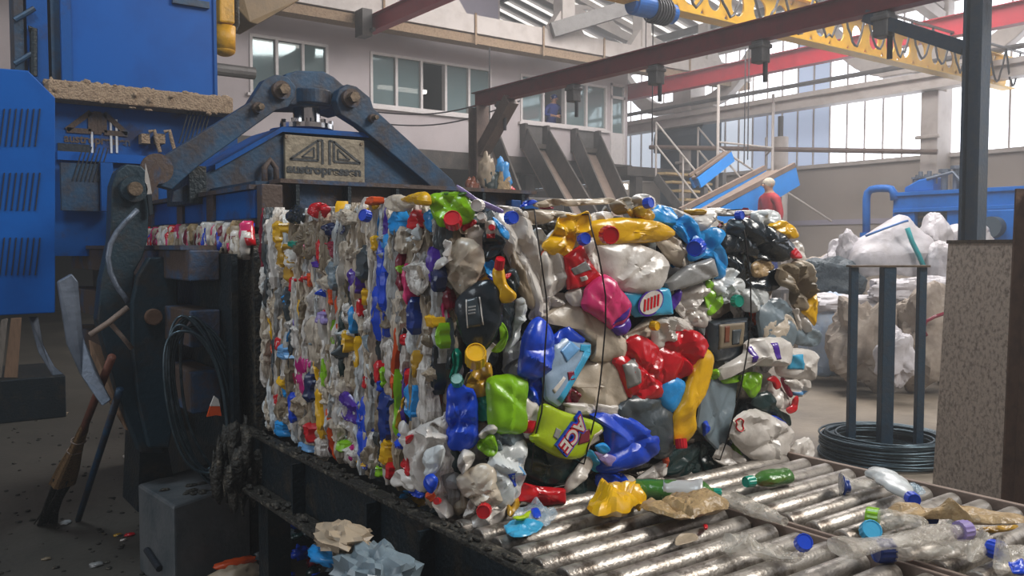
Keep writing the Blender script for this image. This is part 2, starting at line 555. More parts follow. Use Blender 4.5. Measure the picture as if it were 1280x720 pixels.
    def patch(s, quad, nu=8, nv=8, lift=.002):
        """a thin printed label lying on the shell; quad in local a, b"""
        vs = []
        for l in (lift, -.001):
            for i in range(nu + 1):
                for j in range(nv + 1):
                    p, q = i / nu, j / nv
                    a = (quad[0][0] * (1 - p) + quad[1][0] * p) * (1 - q) + (quad[3][0] * (1 - p) + quad[2][0] * p) * q
                    b = (quad[0][1] * (1 - p) + quad[1][1] * p) * (1 - q) + (quad[3][1] * (1 - p) + quad[2][1] * p) * q
                    vs.append(s.W(a, b, s.h(a, b) + l))
        w = nv + 1
        o = (nu + 1) * w
        fs = []
        for i in range(nu):
            for j in range(nv):
                k = i * w + j
                fs += [(k, k + w, k + w + 1, k + 1), (o + k, o + k + 1, o + k + w + 1, o + k + w)]
        rim = [i * w for i in range(nu)] + [nu * w + j for j in range(nv)] + [i * w + nv for i in range(nu, 0, -1)] + [j for j in range(nv, 0, -1)]
        fs += [(rim[i], o + rim[i], o + rim[(i + 1) % len(rim)], rim[(i + 1) % len(rim)]) for i in range(len(rim))]
        return MB().add(vs, fs)


def cap_mb(c, d, r, hgt, n=28):
    """ribbed screw cap, its closed end towards d"""
    mb = MB()
    a, b = bas(d)
    d = d.normalized()
    vs = []
    prof = [(r, 0), (r, hgt * .82), (r * .9, hgt), (r * .82, hgt), (r * .78, hgt * .93)]
    for i, (q, z) in enumerate(prof):
        for j in range(n):
            rr = q * (1.0 if (j % 2 or i > 1) else .93)
            t = 2 * PI * j / n
            vs.append(c + (a * math.cos(t) + b * math.sin(t)) * rr + d * z)
    fs = []
    for i in range(len(prof) - 1):
        fs += [(i * n + j, i * n + (j + 1) % n, (i + 1) * n + (j + 1) % n, (i + 1) * n + j) for j in range(n)]
    fs += [tuple(range(n - 1, -1, -1)), tuple(range((len(prof) - 1) * n, len(prof) * n))]
    return mb.add(vs, fs)


def bottle_mb(p0, p1, w, flat=.6, nrm=Vector((0, 0, 1)), amp=.12, seed=0, prof=None, n=28, K=22, bend=0):
    """crumpled bottle lying from base p0 to mouth p1; w = full width, flat = height / width"""
    p0 = Vector(p0); p1 = Vector(p1)
    d = (p1 - p0)
    L = d.length
    d.normalize()
    s = d.cross(nrm).normalized()
    t = s.cross(d).normalized()
    prof = prof or [(0, .55), (.02, .85), (.06, 1), (.3, .97), (.5, 1), (.66, .96), (.76, .78), (.86, .45), (.91, .3), (1, .28)]
    vs = []
    for i in range(K + 1):
        f = i / K
        for q in range(len(prof) - 1):
            if prof[q][0] <= f <= prof[q + 1][0]:
                g = (f - prof[q][0]) / (prof[q + 1][0] - prof[q][0])
                r = prof[q][1] + (prof[q + 1][1] - prof[q][1]) * g
                break
        c = p0 + d * (L * f) + s * (bend * math.sin(PI * f) * L)
        fl = flat + (1 - flat) * max(0, (f - .72) / .28) ** 1.0 if f > .72 else flat
        for j in range(n):
            a = 2 * PI * j / n
            x, y = math.cos(a) * r * w / 2, math.sin(a) * r * w / 2 * fl
            P = Vector((x * 26, y * 26, f * L * 26 + seed * 5))
            vd = noise.voronoi(P * 1.1)[0]
            k = 1 + amp * 1.5 * (r ** 1.5) * (1.7 * (vd[0] - .45) - .6 * math.exp(-7 * (vd[1] - vd[0])) + .8 * noise.noise(P * .5))
            vs.append(c + s * (x * k) + t * (y * k))
    fs = []
    for i in range(K):
        fs += [(i * n + j, i * n + (j + 1) % n, (i + 1) * n + (j + 1) % n, (i + 1) * n + j) for j in range(n)]
    fs += [tuple(range(n - 1, -1, -1)), tuple(range(K * n, (K + 1) * n))]
    mb = MB().add(vs, fs)
    mb.ax = (s, t, d, L)
    return mb


def strip_mb(y, z0, z1, w, off, seed, O, u, n, th=.016, mb=None, lean=0, wig=.012, rows=16, cols=7):
    """a pressed sheet seen edge-on: narrow, upright, pleated lengthwise"""
    mb = mb or MB()
    vs = []
    for i in range(rows + 1):
        f = i / rows
        z = z0 + (z1 - z0) * f
        e = min(1, 5 * f + .25, 5 * (1 - f) + .25)
        cxx = y + lean * (f - .5) + wig * noise.noise(Vector((z * 9, seed * 2.3, 1))) + .5 * wig * noise.noise(Vector((z * 30, seed * 2.3, 4)))
        ww = w * e * (1 + .5 * noise.noise(Vector((z * 22, seed * 1.7, 7))) + .35 * noise.noise(Vector((z * 70, seed * 1.7, 3))))
        for j in range(cols):
            x = 2 * j / (cols - 1) - 1
            a = cxx + ww * x
            fold = noise.noise(Vector((x * 2.4 + seed, z * 8, seed * .7))) * .9 + .5 * noise.noise(Vector((x * 1.2, z * 34, seed)))
            d = noise.voronoi(Vector((a * 60 + seed, z * 26, seed)))[0]
            h = off + th * (1 - abs(x) ** 3) * e + th * 1.0 * fold + th * .9 * (d[0] - .4) - th * .5 * math.exp(-8 * (d[1] - d[0]))
            if j in (0, cols - 1):
                h = off - .022
            vs.append(O + u * a + Vector((0, 0, z)) + n * h)
        vs.append(O + u * cxx + Vector((0, 0, z)) + n * (off - .03))
    k = cols + 1
    fs = [(i * k + j, i * k + (j + 1) % k, (i + 1) * k + (j + 1) % k, (i + 1) * k + j) for i in range(rows) for j in range(k)]
    fs += [tuple(range(k))[::-1], tuple(range(rows * k, (rows + 1) * k))]
    return mb.add(vs, fs)
# ================================================================== the setting
Yf = 14.5      # front of the raised office
Xw = 17.0      # right-hand outer wall
CEIL = 9.9
GT = 6.25     # top of the glazing under the eave


def zr(x):
    return 6.32 + (17 - x) * .25



def S(name, mb, m, smooth=False, bevel=0):
    return struct(mb.build(name, m, smooth=smooth, bevel=bevel))


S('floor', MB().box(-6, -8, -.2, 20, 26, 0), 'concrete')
S('wall_left', MB().box(-5.3, -8, 0, -5, 26, CEIL), 'wall')
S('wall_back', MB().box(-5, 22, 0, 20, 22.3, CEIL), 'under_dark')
S('wall_front', MB().box(-5, -8.3, 0, 20, -8, CEIL), 'wall')

# office front: bands and piers around three window openings and a door
xa, xb = -5, 13.95
zb, zs, zh, zt = 3.34, 4.07, 5.07, 6.0
wins = [(5.13, 6.56, 3), (7.39, 10.12, 5), (10.86, 13.29, 4)]
dx0, dx1 = 13.42, 13.86
mb = MB()
mb.box(xa, Yf, zb, dx0, Yf + .12, zs)
mb.box(xa, Yf, zh, dx0, Yf + .12, zt)
mb.box(dx0, Yf, 5.16, xb, Yf + .12, zt)
mb.box(dx1, Yf, zb, xb, Yf + .12, 5.16)
ed = [xa] + [q for w in wins for q in w[:2]] + [dx0]
for i in range(0, len(ed), 2):
    mb.box(ed[i], Yf, zs, ed[i + 1], Yf + .12, zh)
mb.box(xb - .12, Yf + .12, zb, xb, 22, zt)
S('wall_office', mb, 'wall')
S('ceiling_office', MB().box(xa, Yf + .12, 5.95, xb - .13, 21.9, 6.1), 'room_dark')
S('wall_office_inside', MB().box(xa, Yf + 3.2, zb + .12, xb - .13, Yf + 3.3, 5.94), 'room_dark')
S('floor_office', MB().box(xa, Yf - .06, zb - .34, xb + .1, 21.9, zb), 'dark_grey')
for k, (x0, x1, n) in enumerate(wins):
    mb = MB()
    t = .05
    mb.box(x0, Yf - .03, zs, x1, Yf + .09, zs + t)
    mb.box(x0, Yf - .03, zh - t, x1, Yf + .09, zh)
    for i in range(n + 1):
        x = x0 + (x1 - x0) * i / n
        mb.box(max(x0, x - t / 2) if 0 < i < n else (x0 if i == 0 else x1 - t), Yf - .03, zs + t, (x + t / 2) if 0 < i < n else (x0 + t if i == 0 else x1), Yf + .09, zh - t)
    mb.box(x0 - .06, Yf - .08, zs - .05, x1 + .06, Yf - .005, zs)
    fr = S('window_%d' % (k + 1), mb, 'frame_white')
    mb = MB()
    for i in range(n):
        if (k, i) in ((1, 2), (2, 1)):      # the two panes slid open
            continue
        a, b = x0 + (x1 - x0) * i / n + t * .6, x0 + (x1 - x0) * (i + 1) / n - t * .6
        mb.box(a, Yf + .03, zs + t, b, Yf + .04, zh - t)
    mb.build('window_pane', 'pane', fr)
mb = MB()
mb.box(dx0, Yf - .02, zb, dx0 + .05, Yf + .1, 5.16); mb.box(dx1 - .05, Yf - .02, zb, dx1, Yf + .1, 5.16)
mb.box(dx0, Yf - .02, 5.1, dx1, Yf + .1, 5.16); mb.box(dx0, Yf - .02, 4.82, dx1, Yf + .1, 4.88); mb.box(dx0 + .05, Yf, zb, dx1 - .05, Yf + .06, 4.05)
d1 = S('door_1', mb, 'frame_white')
MB().box(dx0 + .06, Yf + .03, 4.06, dx1 - .06, Yf + .04, 5.1).build('door_pane', 'pane', d1)
# inside lamps
for i, (x, z) in enumerate(((6.2, 5.35), (9.0, 4.75), (12.2, 5.3))):
    t = tag(MB().box(x - .55, Yf + 1.6, z, x + .55, Yf + 1.75, z + .07).build('ceiling_lamp', 'lamp'),
            ['lit lamp inside the office seen through the three-pane window', 'lit lamp inside the office seen through the five-pane window', 'lit lamp inside the office seen through the four-pane window'][i], 'lamp', 'lamps inside the office')
# undercroft posts, far lamps and openings
for x in (5.0, 8.5, 11.2, 13.7):
    S('column', MB().box(x - .12, Yf + .1, 0, x + .12, Yf + .34, zb - .35), 'dark_grey')
for i, (px, py, w) in enumerate(((649, 240, .34), (775, 236, .3), (759, 246, .2))):
    q = at(px, py, 1, 17.5)
    tag(MB().box(q.x, 17.5, q.z, q.x + w, 17.56, q.z + .14).box(q.x + .05, 17.52, q.z + .14, q.x + .07, 17.54, 3.0).build('work_lamp', 'lamp'), ['bright strip lamp in the dark under the office left of the chutes', 'bright lamp in the dark beside the landing post', 'small bright lamp in the dark beside the right chute'][i], 'lamp')
# upper wall behind the ledge
S('wall_upper', MB().prism([(-5, Yf + 1.2, 6.1), (11.2, Yf + 1.2, 6.1), (11.2, Yf + 1.2, zr(11.2)), (4, Yf + 1.2, zr(4)), (-5, Yf + 1.2, zr(4))], (0, .2, 0)), 'wall')
mb = MB()
for x0, x1 in ((1.5, 4.6), (5.0, 8.2), (8.6, 11.1)):
    mb.box(x0, Yf + 1.12, 6.3, x1, Yf + 1.19, zr(x1) - .1 if x1 > 4.7 else zr(4) - .1)
S('trim_2', mb, 'lilac')
mb = MB()
for x in (4.8, 8.4, 11.3):
    mb.box(x - .16, 13.45, 5.75, x + .16, 13.75, zr(x) - .05)
    mb.prism([(x - .5, 13.5, 5.75), (x + .5, 13.5, 5.75), (x + .16, 13.5, 6.2), (x - .16, 13.5, 6.2)], (0, .2, 0))
for x in (13.5, 15.6):
    mb.box(x - .13, 13.45, 5.75, x + .13, 13.75, zr(x) - .05)
    mb.prism([(x - .45, 13.5, 5.75), (x + .45, 13.5, 5.75), (x + .13, 13.5, 6.15), (x - .13, 13.5, 6.15)], (0, .2, 0))
S('column_upper', mb, 'white_steel')
mb = MB()
mb.box(-5, 13.4, 5.42, 17, 13.8, 5.75)
S('trim_1', mb, 'white_steel')
mb = MB()
mb.box(-5, 13.45, 5.24, 17, 13.75, 5.4)
for x in (5.2, 7.1, 9.0, 10.6, 12.2, 13.6, 14.8):
    mb.box(x - .02, 13.37, 5.2, x + .02, 13.39, 5.78)
S('trim_3', mb, 'dust')
S('beam', MB().beam(at(690, 38, 1, 13.3), at(800, 5, 1, 12.6), .16, .28), 'grey_steel')
# roof: corrugated sheet rising from the eave, purlins and white trusses
mb = MB()
nx = 120
vs = []
for i in range(nx + 1):
    y = -8 + 30 * i / nx
    d = .05 if i % 2 else 0
    vs += [(4, y, zr(4) + d), (17.1, y, zr(17.1) + d)]
mb.add(vs, [(2 * i, 2 * i + 1, 2 * i + 3, 2 * i + 2) for i in range(nx)])
S('ceiling', mb, 'roof')
S('ceiling_left', MB().box(-5.2, 3.5, zr(4), 4, 22, zr(4) + .1), 'roof')
mb = MB()
for x in (10.5, 12.2, 13.9, 15.6):
    mb.box(x - .05, -8, zr(x) - .2, x + .05, 21.9, zr(x) - .03)
S('beam_purlin', mb, 'dark_grey')
mb = MB()
for y in (2.8, 8.7, 15.0):
    mb.beam((4.2, y, zr(4.2) - .95), (16.7, y, zr(16.7) - .5), .2, .2)
    mb.beam((4.2, y, zr(4.2) - .3), (16.7, y, zr(16.7) - .28), .14, .12)
    for i in range(6):
        x = 4.4 + 2.0 * i
        lo = lambda q: zr(q) - .95 + .45 * (q - 4.2) / 12.5
        mb.beam((x, y, lo(x)), (x + 1, y, zr(x + 1) - .3), .1, .1)
        mb.beam((x + 1, y, zr(x + 1) - .3), (x + 2, y, lo(x + 2)), .1, .1)
S('beam_truss', mb, 'white_steel')

mb = MB()
for i in range(16):
    y = 11.2 + .5 * i
    mb.prism([(11.6, y, zr(11.6) - .012), (16.6, y, zr(16.6) - .012), (16.6, y, zr(16.6) - .03), (11.6, y, zr(11.6) - .03)], (0, .1, 0))
S('window_5', mb, 'slit')
# right-hand wall: solid below, translucent glazing above
S('wall_right', MB().box(Xw, -8, 0, Xw + .3, 22, 3.27), 'wall_lo')
mb = MB()
mb.box(Xw - .03, -8, 1.95, Xw - .002, 22, 2.06)
S('trim_4', mb, 'lilac')
S('trim_5', MB().box(Xw - .08, -8, 3.22, Xw + .02, 22, 3.3), 'white_steel')
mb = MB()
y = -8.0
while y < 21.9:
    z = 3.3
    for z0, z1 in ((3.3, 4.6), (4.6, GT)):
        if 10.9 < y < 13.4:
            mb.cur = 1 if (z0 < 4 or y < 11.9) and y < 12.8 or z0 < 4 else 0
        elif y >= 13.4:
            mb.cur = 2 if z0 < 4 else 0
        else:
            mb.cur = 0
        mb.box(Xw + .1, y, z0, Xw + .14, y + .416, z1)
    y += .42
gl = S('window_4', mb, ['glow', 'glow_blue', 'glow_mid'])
mb = MB()
y = -8.0
while y < 21.9:
    mb.box(Xw + .06, y - .015, 3.3, Xw + .098, y + .015, GT)
    y += .42
mb.box(Xw + .05, -8, GT, Xw + .25, 22, GT + .12)
mb.build('glazing_bars', 'white_steel', gl)
# columns and crane beam along that wall
mb = MB()
mb.beam((16.35, -8, 4.75), (16.35, 21.9, 4.75), .3, .1)
mb.beam((16.35, -8, 4.62), (16.35, 21.9, 4.62), .1, .2)
mb.beam((16.35, -8, 4.5), (16.35, 21.9, 4.5), .34, .06)
S('beam_crane', mb, 'white_steel')
S('beam_pipe', MB().tube([(16.3, -8, 5.0), (16.3, 21.9, 5.0)], .05), 'grey_steel')


def wall_column(y, name='column'):
    mb = MB()
    mb.box(16.4, y - .17, 0, 16.75, y + .17, 4.46)
    mb.box(16.75, y - .15, 0, 17, y + .15, GT)
    mb.box(16.32, y - .24, 3.55, 16.4, y + .24, 3.62)
    # curved haunches that carry the crane beam
    for sg in (-1, 1):
        pts = [(16.3, y + sg * .3, 4.86), (16.3, y + sg * 1.0, 4.86)]
        for i in range(9):
            a = i / 8
            pts.append((16.3, y + sg * (1.0 + 1.5 * a), 4.9 + 1.3 * a ** 1.7))
        pts.append((16.3, y + sg * 2.4, 6.3))
        for i in range(9):
            a = 1 - i / 8
            pts.append((16.3, y + sg * (.75 + 1.45 * a), 5.15 + 1.1 * a ** 1.6))
        pts.append((16.3, y + sg * .3, 5.15))
        mb.prism(pts, (.25, 0, 0))
    mb.box(16.28, y - .3, 4.84, 16.8, y + .3, 5.6)
    S(name, mb, 'white_steel', bevel=.02)


for y in (2.8, 8.72, 15.0):
    wall_column(y)
S('column', MB().cyl((15.9, 11.75, 0), (15.9, 11.75, 3.85), .17, n=24), 'white_steel')
S('column_cap', MB().cyl((15.9, 11.75, 3.851), (15.9, 11.75, 4.3), .06, n=16), 'dark_grey')
a, b = at(812, 184, 1, 14.2), at(1172, 190, 0, 16.1)
S('pipe_rail', MB().tube([a, a.lerp(b, .5), b], .05), 'rust_post')

# red crane rails
S('rail_beam', MB().ibeam((14.2, 20, 5.05), (14.2, -2, 5.05), .2, .34), 'red_rail')
S('rail_beam', MB().ibeam((6.83, 13.38, 5.22), (6.83, 2.0, 5.22), .16, .28), 'red_rail')
S('rail_bracket', MB().box(6.55, 13.1, 4.98, 6.73, 13.38, 5.42).box(6.68, 13.0, 5.05, 6.74, 13.38, 5.1), 'dark_grey')

# ------------------------------------------------------------------ maroon portal with posts
Xg = 6.6
zg = 3.46
g = thing('portal_frame', 'maroon overhead beam on posts crossing above the bale', 'gantry', (Xg, 6, 0))
MB().ibeam((Xg, 9.83, zg), (Xg, 2.6, zg), .13, .19).build('beam_rail', 'maroon', g)
MB().ibeam((Xg, 9.75, 0), (Xg, 9.75, zg - .1), .2, .2, up=Vector((0, 1, 0))).build('post', 'rust_post', g)
MB().ibeam((Xg, 3.16, 0), (Xg, 3.16, zg + .35), .14, .14, t=.02, up=Vector((0, 1, 0))).build('post', 'post_blue', g)
MB().beam((Xg, 4.05, zg - .1), (Xg, 3.24, 2.95), .1, .1).build('brace', 'post_blue', g)
MB().beam((Xg, 9.0, zg - .1), (Xg, 9.66, 2.75), .16, .16).build('brace', 'rust_post', g)
for i, (px, nm) in enumerate(((628, 'first and leftmost'), (717, 'second from the left'), (820, 'third from the left'), (950, 'fourth from the left'), (1103, 'nearest and rightmost'))):
    p = at(px, 120, 0, Xg)
    t = thing('socket_box', 'small grey socket box hung under the maroon beam, %s of five' % nm, 'socket box', (Xg, p.y, zg - .1), 'socket boxes under the maroon beam')
    MB().box(Xg - .06, p.y - .065, zg - .3, Xg + .06, p.y + .065, zg - .1).box(Xg - .075, p.y - .08, zg - .17, Xg + .075, p.y + .08, zg - .13).build('box', 'grey_steel', t, bevel=.01)
    MB().cyl((Xg, p.y - .055, zg - .48), (Xg, p.y - .055, zg - .3), .022).build('plug', 'cable', t)

# ------------------------------------------------------------------ yellow perforated crane girder
Yc = 7.5
pa, pb = at(870, -10, 1, Yc), at(1285, 107, 1, Yc)
zc = at(1100, 52, 1, Yc).z
x0, x1 = 6.2, 16.9
g = thing('crane_girder', 'yellow perforated crane girder with looped festoon cable', 'crane', (10, Yc, zc))
hgt = .52
mb = MB()
p = .46
nmod = int((x1 - x0) / p)
for k in range(nmod):
    c = x0 + p * (k + .5)
    out = []
    inn = []
    for i in range(16):
        a = 2 * PI * (i + .5) / 16
        ca, sa = math.cos(a), math.sin(a)
        q = 1 / max(abs(ca) / (p / 2), abs(sa) / (hgt / 2))
        out.append((ca * q, sa * q))
        inn.append((ca * .13, sa * .15))
    vs = []
    for yy in (Yc - .012, Yc + .012):
        vs += [(c + a, yy, zc + b) for a, b in out] + [(c + a, yy, zc + b) for a, b in inn]
    fs = []
    for i in range(16):
        j = (i + 1) % 16
        fs += [(i, j, 16 + j, 16 + i), (32 + j, 32 + i, 48 + i, 48 + j), (16 + i, 16 + j, 48 + j, 48 + i)]
    mb.add(vs, fs)
mb.build('web', 'crane', g)
MB().box(x0, Yc - .11, zc + hgt / 2, x1, Yc + .11, zc + hgt / 2 + .025).build('top_flange', 'crane', g)
MB().box(x0, Yc - .11, zc - hgt / 2 - .025, x1, Yc + .11, zc - hgt / 2).build('bottom_flange', 'crane', g)
MB().box(x0, Yc - .34, zc + hgt / 2 + .03, x1, Yc - .3, zc + hgt / 2 + .06).build('cable_rail', 'grey_steel', g)
x = x0 + .3
while x < x1 - .7:
    w = R.uniform(.55, .75)
    pts = [(x + w * i / 10, Yc - .32, zc + hgt / 2 + .03 - (.5 + R.uniform(0, .12)) * math.sin(PI * i / 10)) for i in range(11)]
    MB().tube(pts, .018, 6).build('festoon_cable', 'cable', g)
    x += w
hx = at(815, 10, 1, Yc).x
hz = at(815, 10, 1, Yc).z
h = thing('hoist_motor', 'blue and black hoist motor hanging at the end of the yellow girder', 'hoist', (hx, Yc, hz))
MB().cyl((hx - .32, Yc, hz), (hx - .02, Yc, hz), .13, n=24).cyl((hx - .36, Yc, hz), (hx - .32, Yc, hz), .1, n=24).build('motor', 'machine', h)
mb = MB().cyl((hx - .02, Yc, hz - .02), (hx + .27, Yc, hz - .02), .14, n=24)
for i in range(6):
    mb.cyl((hx + .0 + .045 * i, Yc, hz - .02), (hx + .015 + .045 * i, Yc, hz - .02), .16, n=24)
mb.build('rope_drum', 'cable', h)
MB().cyl((hx + .27, Yc, hz - .02), (hx + .36, Yc, hz - .02), .12, n=24).build('gear_cap', 'machine', h)
MB().box(hx - .3, Yc - .05, hz + .1, hx + .3, Yc + .05, hz + .3).build('hanger', 'cable', h)
MB().tube([(hx + .02, Yc, hz - .15), (hx + .02, Yc, hz - 1.6)], .008, 6).build('hoist_rope', 'cable', h)
MB().sph((hx - .1, Yc, hz - .55), .035).tube([(hx - .1, Yc, hz - .1), (hx - .1, Yc, hz - .55)], .006, 6).build('pendant', 'cable', h)
for px, y0, y1, Y, nm in ((937, 20, 200, 10, 'left of the pair'), (932, 60, 205, 10.3, 'right of the pair'), (612, 60, 190, 12.5, 'by the office wall')):
    a = at(px, y0, 1, Y); b = at(px, y1, 1, Y); b.x = a.x
    tag(MB().tube([a, b], .012, 6).build('hanging_cable', 'cable'), {'left of the pair': 'thin grey cable hanging before the right wall, farther from the glazing', 'right of the pair': 'thin grey cable hanging before the right wall, its twin nearer the stairs', 'by the office wall': 'thin grey cable hanging before the office windows'}[nm], 'cable')
for k, (z0, z1) in enumerate(((4.15, 4.35), (3.85, 4.1))):
    pts = []
    a = at(470, 140 + 14 * k, 1, 13.2); b = at(650, 112 + 14 * k, 1, 11.0)
    for i in range(13):
        t = i / 12
        q = a.lerp(b, t); q.z -= .18 * math.sin(PI * t)
        pts.append(q)
    tag(MB().tube(pts, .012, 6).build('slack_cable', 'cable'), ['upper slack cable strung before the office windows', 'lower slack cable strung before the office windows'][k], 'cable')

# ------------------------------------------------------------------ chutes, platform, stairs, conveyors
def chute(nm, tl, tr, bl, br, label, m='dark_grey'):
    a, b = at(*tl, 1, Yf - .05), at(*tr, 1, Yf - .05)
    c, d = at(*bl, 1, Yf - 2.1), at(*br, 1, Yf - 2.1)
    t = thing(nm, label, 'chute', ((a + b + c + d) / 4))
    dn = (c - a).normalized()
    ext = dn * 1.4
    nn = (b - a).cross(c - a).normalized()
    if nn.z < 0:
        nn = -nn
    MB().prism([a, b, d + ext, c + ext], nn * -.03).build('slide', 'belt', t)
    for p, q in ((a, c + ext), (b, d + ext)):
        MB().prism([p, q, q + nn * .32, p + nn * .32 + Vector((0, 0, .12))], (b - a).normalized() * .04).build('side_wall', m, t)
    e = .02
    MB().box(a.x - .04, Yf - .2, a.z, b.x + .04, Yf - .02, a.z + .1).box(a.x - .04, Yf - .2, a.z + .1, a.x + .03, Yf - .02, a.z + .5).box(b.x - .03, Yf - .2, a.z + .1, b.x + .04, Yf - .02, a.z + .5).build('mouth', m, t)
    MB().box(a.x + .03, Yf - .03, a.z + .1, b.x - .03, Yf - .005, a.z + .5).build('curtain', 'grey_steel', t)


chute('waste_chute', (653, 185), (680, 187), (686, 246), (716, 248), 'grey steel chute sloping down from below the four-pane window, left one')
chute('waste_chute', (716, 190), (744, 192), (740, 246), (768, 248), 'grey steel chute sloping down beside the office door, right one')
chute('waste_chute', (598, 186), (616, 187), (616, 246), (640, 248), 'dark steel chute behind the brown post, mostly hidden')

S('floor_landing', MB().box(13.0, Yf - 1.0, 3.0, 15.6, Yf - .1, 3.2), 'dark_grey')
S('column_landing', MB().box(13.3, Yf - .95, 0, 13.5, Yf - .75, 3.0), 'dark_grey')
st = thing('staircase', 'grey steel staircase with pale yellowish treads below the office door', 'stairs', (15, 13, 0))
n = 11
for i in range(n):
    y = Yf - 1.0 - .2 * i
    z = 3.1 - .2 * i
    MB().box(13.9, y - .26, z - .05, 15.2, y, z).build('tread', 'tread', st)
for x in (13.86, 15.22):
    MB().beam((x, Yf - 1.0, 3.0), (x, Yf - 1.0 - .2 * n, 3.0 - .2 * n), .05, .2).build('stringer', 'grey_steel', st)
    mb = MB()
    for k in (.5, 1.0):
        mb.tube([(x, Yf - 1.0, 3.2 + k), (x, Yf - 1.0 - .2 * n, 3.2 - .2 * n + k)], .022, 8)
    mb.build('handrail', 'white_steel', st)
    for i in range(0, n + 1, 4):
        y = Yf - 1.0 - .2 * i
        MB().tube([(x, y, 3.0 - .2 * i), (x, y, 4.2 - .2 * i)], .022, 8).build('baluster', 'white_steel', st)
mb = MB()
for x, y, h_ in ((13.2, 11.2, 4.6), (14.9, 11.2, 4.6), (16.0, 12.2, 3.9)):
    mb.tube([(x, y, 0), (x, y, h_)], .03, 8)
for z in (2.5, 3.5):
    mb.tube([(13.2, 11.2, z), (14.9, 11.2, z), (16.0, 12.2, z)], .022, 8)
mb.tube([(13.2, 11.2, 3.4), (16.1, 10.6, 2.0)], .022, 8)
tag(mb.build('scaffold_frame', 'white_steel'), 'thin pale tube scaffold frame before the staircase and blue conveyors', 'scaffold')


def conveyor(p0, p1, w, label, ph=.36, rs=(.06, .08)):
    p0 = Vector(p0); p1 = Vector(p1)
    t = thing('inclined_conveyor', label, 'conveyor', (p0 + p1) / 2)
    a, b = bas(p1 - p0)
    for sg in (-1, 1):
        q0, q1 = p0 + a * (w / 2 * sg), p1 + a * (w / 2 * sg)
        MB().beam(q0 - b * .05, q1 - b * .05, .05, ph).build('side_panel', 'conv_blue', t)
        MB().beam(q0 + b * (ph / 2 + .02), q1 + b * (ph / 2 - .05), *rs).build('edge_rail', 'belt', t)
    MB().beam(p0 + b * .05, p1 + b * .05, w - .06, .04).build('belt', 'belt', t)
    for f in (.25, .8):
        q = p0.lerp(p1, f)
        MB().box(q.x - .05, q.y - w / 2, 0, q.x + .05, q.y - w / 2 + .1, q.z - .25).build('leg', 'grey_steel', t)


conveyor(at(872, 277, 1, 9.2), at(976, 217, 1, 9.2), .6, 'bright blue inclined conveyor with brown edge, the lower one')
conveyor(at(868, 226, 1, 10.9), at(910, 193, 1, 10.9), .16, 'bright blue inclined conveyor farther back, the upper one', .2, (.04, .04))
hp = at(888, 190, 1, 14.9)
mb = MB()
pts = [(hp.x - .95, 14.4, hp.z)]
for i in range(13):
    a = PI * (1 - i / 12)
    pts.append((hp.x + .95 * math.cos(a), 14.4, hp.z + .35 + .55 * math.sin(a)))
pts.append((hp.x + .95, 14.4, hp.z))
mb.prism(pts, (0, 1.6, 0))
mb.box(hp.x - .8, 14.5, 0, hp.x + .8, 15.9, hp.z)
tag(mb.build('machine_hood', 'hood', bevel=.02), 'large dark slate rounded hood standing behind the blue conveyors', 'machine')
# scrap heap on the conveyor behind the bale
for i, (px, py, c, s_) in enumerate(((608, 215, 'BE', .2), (613, 232, 'GK', .22), (628, 221, 'LB', .2), (626, 236, 'tan', .24), (640, 246, 'R', .12), (590, 240, 'BR', .16))):
    c0 = at(px, py, 1, 8.6)
    tag(MB().sph(c0, s_ * .55, s_ * .4, s_, nz=.5, fr=2.2, seed=i).build('rag', c, smooth=True),
        ['beige rag bundle against the brown post', 'dark rag bundle low on the brown post', 'bright blue rag hanging beside the brown post', 'tan rag trailing below the bright blue rag', 'small red scrap below the tan rag', 'brown rag behind the green pouch'][i], 'rag')
tag(MB().box(at(600, 250, 1, 8.6).x - .7, 8.3, .2, at(640, 250, 1, 8.6).x + .6, 8.9, at(600, 246, 1, 8.6).z).build('waste_hopper', 'dark_grey', bevel=.03), 'dark grey hopper behind the bale carrying the rags', 'hopper')
# ================================================================== the baling press
Ym = 4.3     # plane of the clamping linkage


def A(px, py, y=Ym):
    return at(px, py, 1, y)


def plate_px(pts, y, d, mb=None):
    """steel plate whose front face has this outline, in the plane Y = y, d thick"""
    return (mb or MB()).prism([at(px, py, 1, y) for px, py in pts], (0, d, 0))


def arm(p, q, r0, r1, y, d, k=10):
    """link plate with round ends"""
    p = Vector((p.x, y, p.z)); q = Vector((q.x, y, q.z))
    d0 = (q - p).normalized()
    s = Vector((-d0.z, 0, d0.x))
    pts = []
    for i in range(k + 1):
        a = PI / 2 + PI * i / k
        pts.append(p + d0 * (math.cos(a) * r0) + s * (math.sin(a) * r0))
    for i in range(k + 1):
        a = -PI / 2 + PI * i / k
        pts.append(q + d0 * (math.cos(a) * r1) + s * (math.sin(a) * r1))
    return MB().prism(pts, (0, d, 0))


pr = thing('baling_press', 'large worn blue baling press with linkage arms and lever behind the bale', 'baling press', (1.85, Ym, 0))
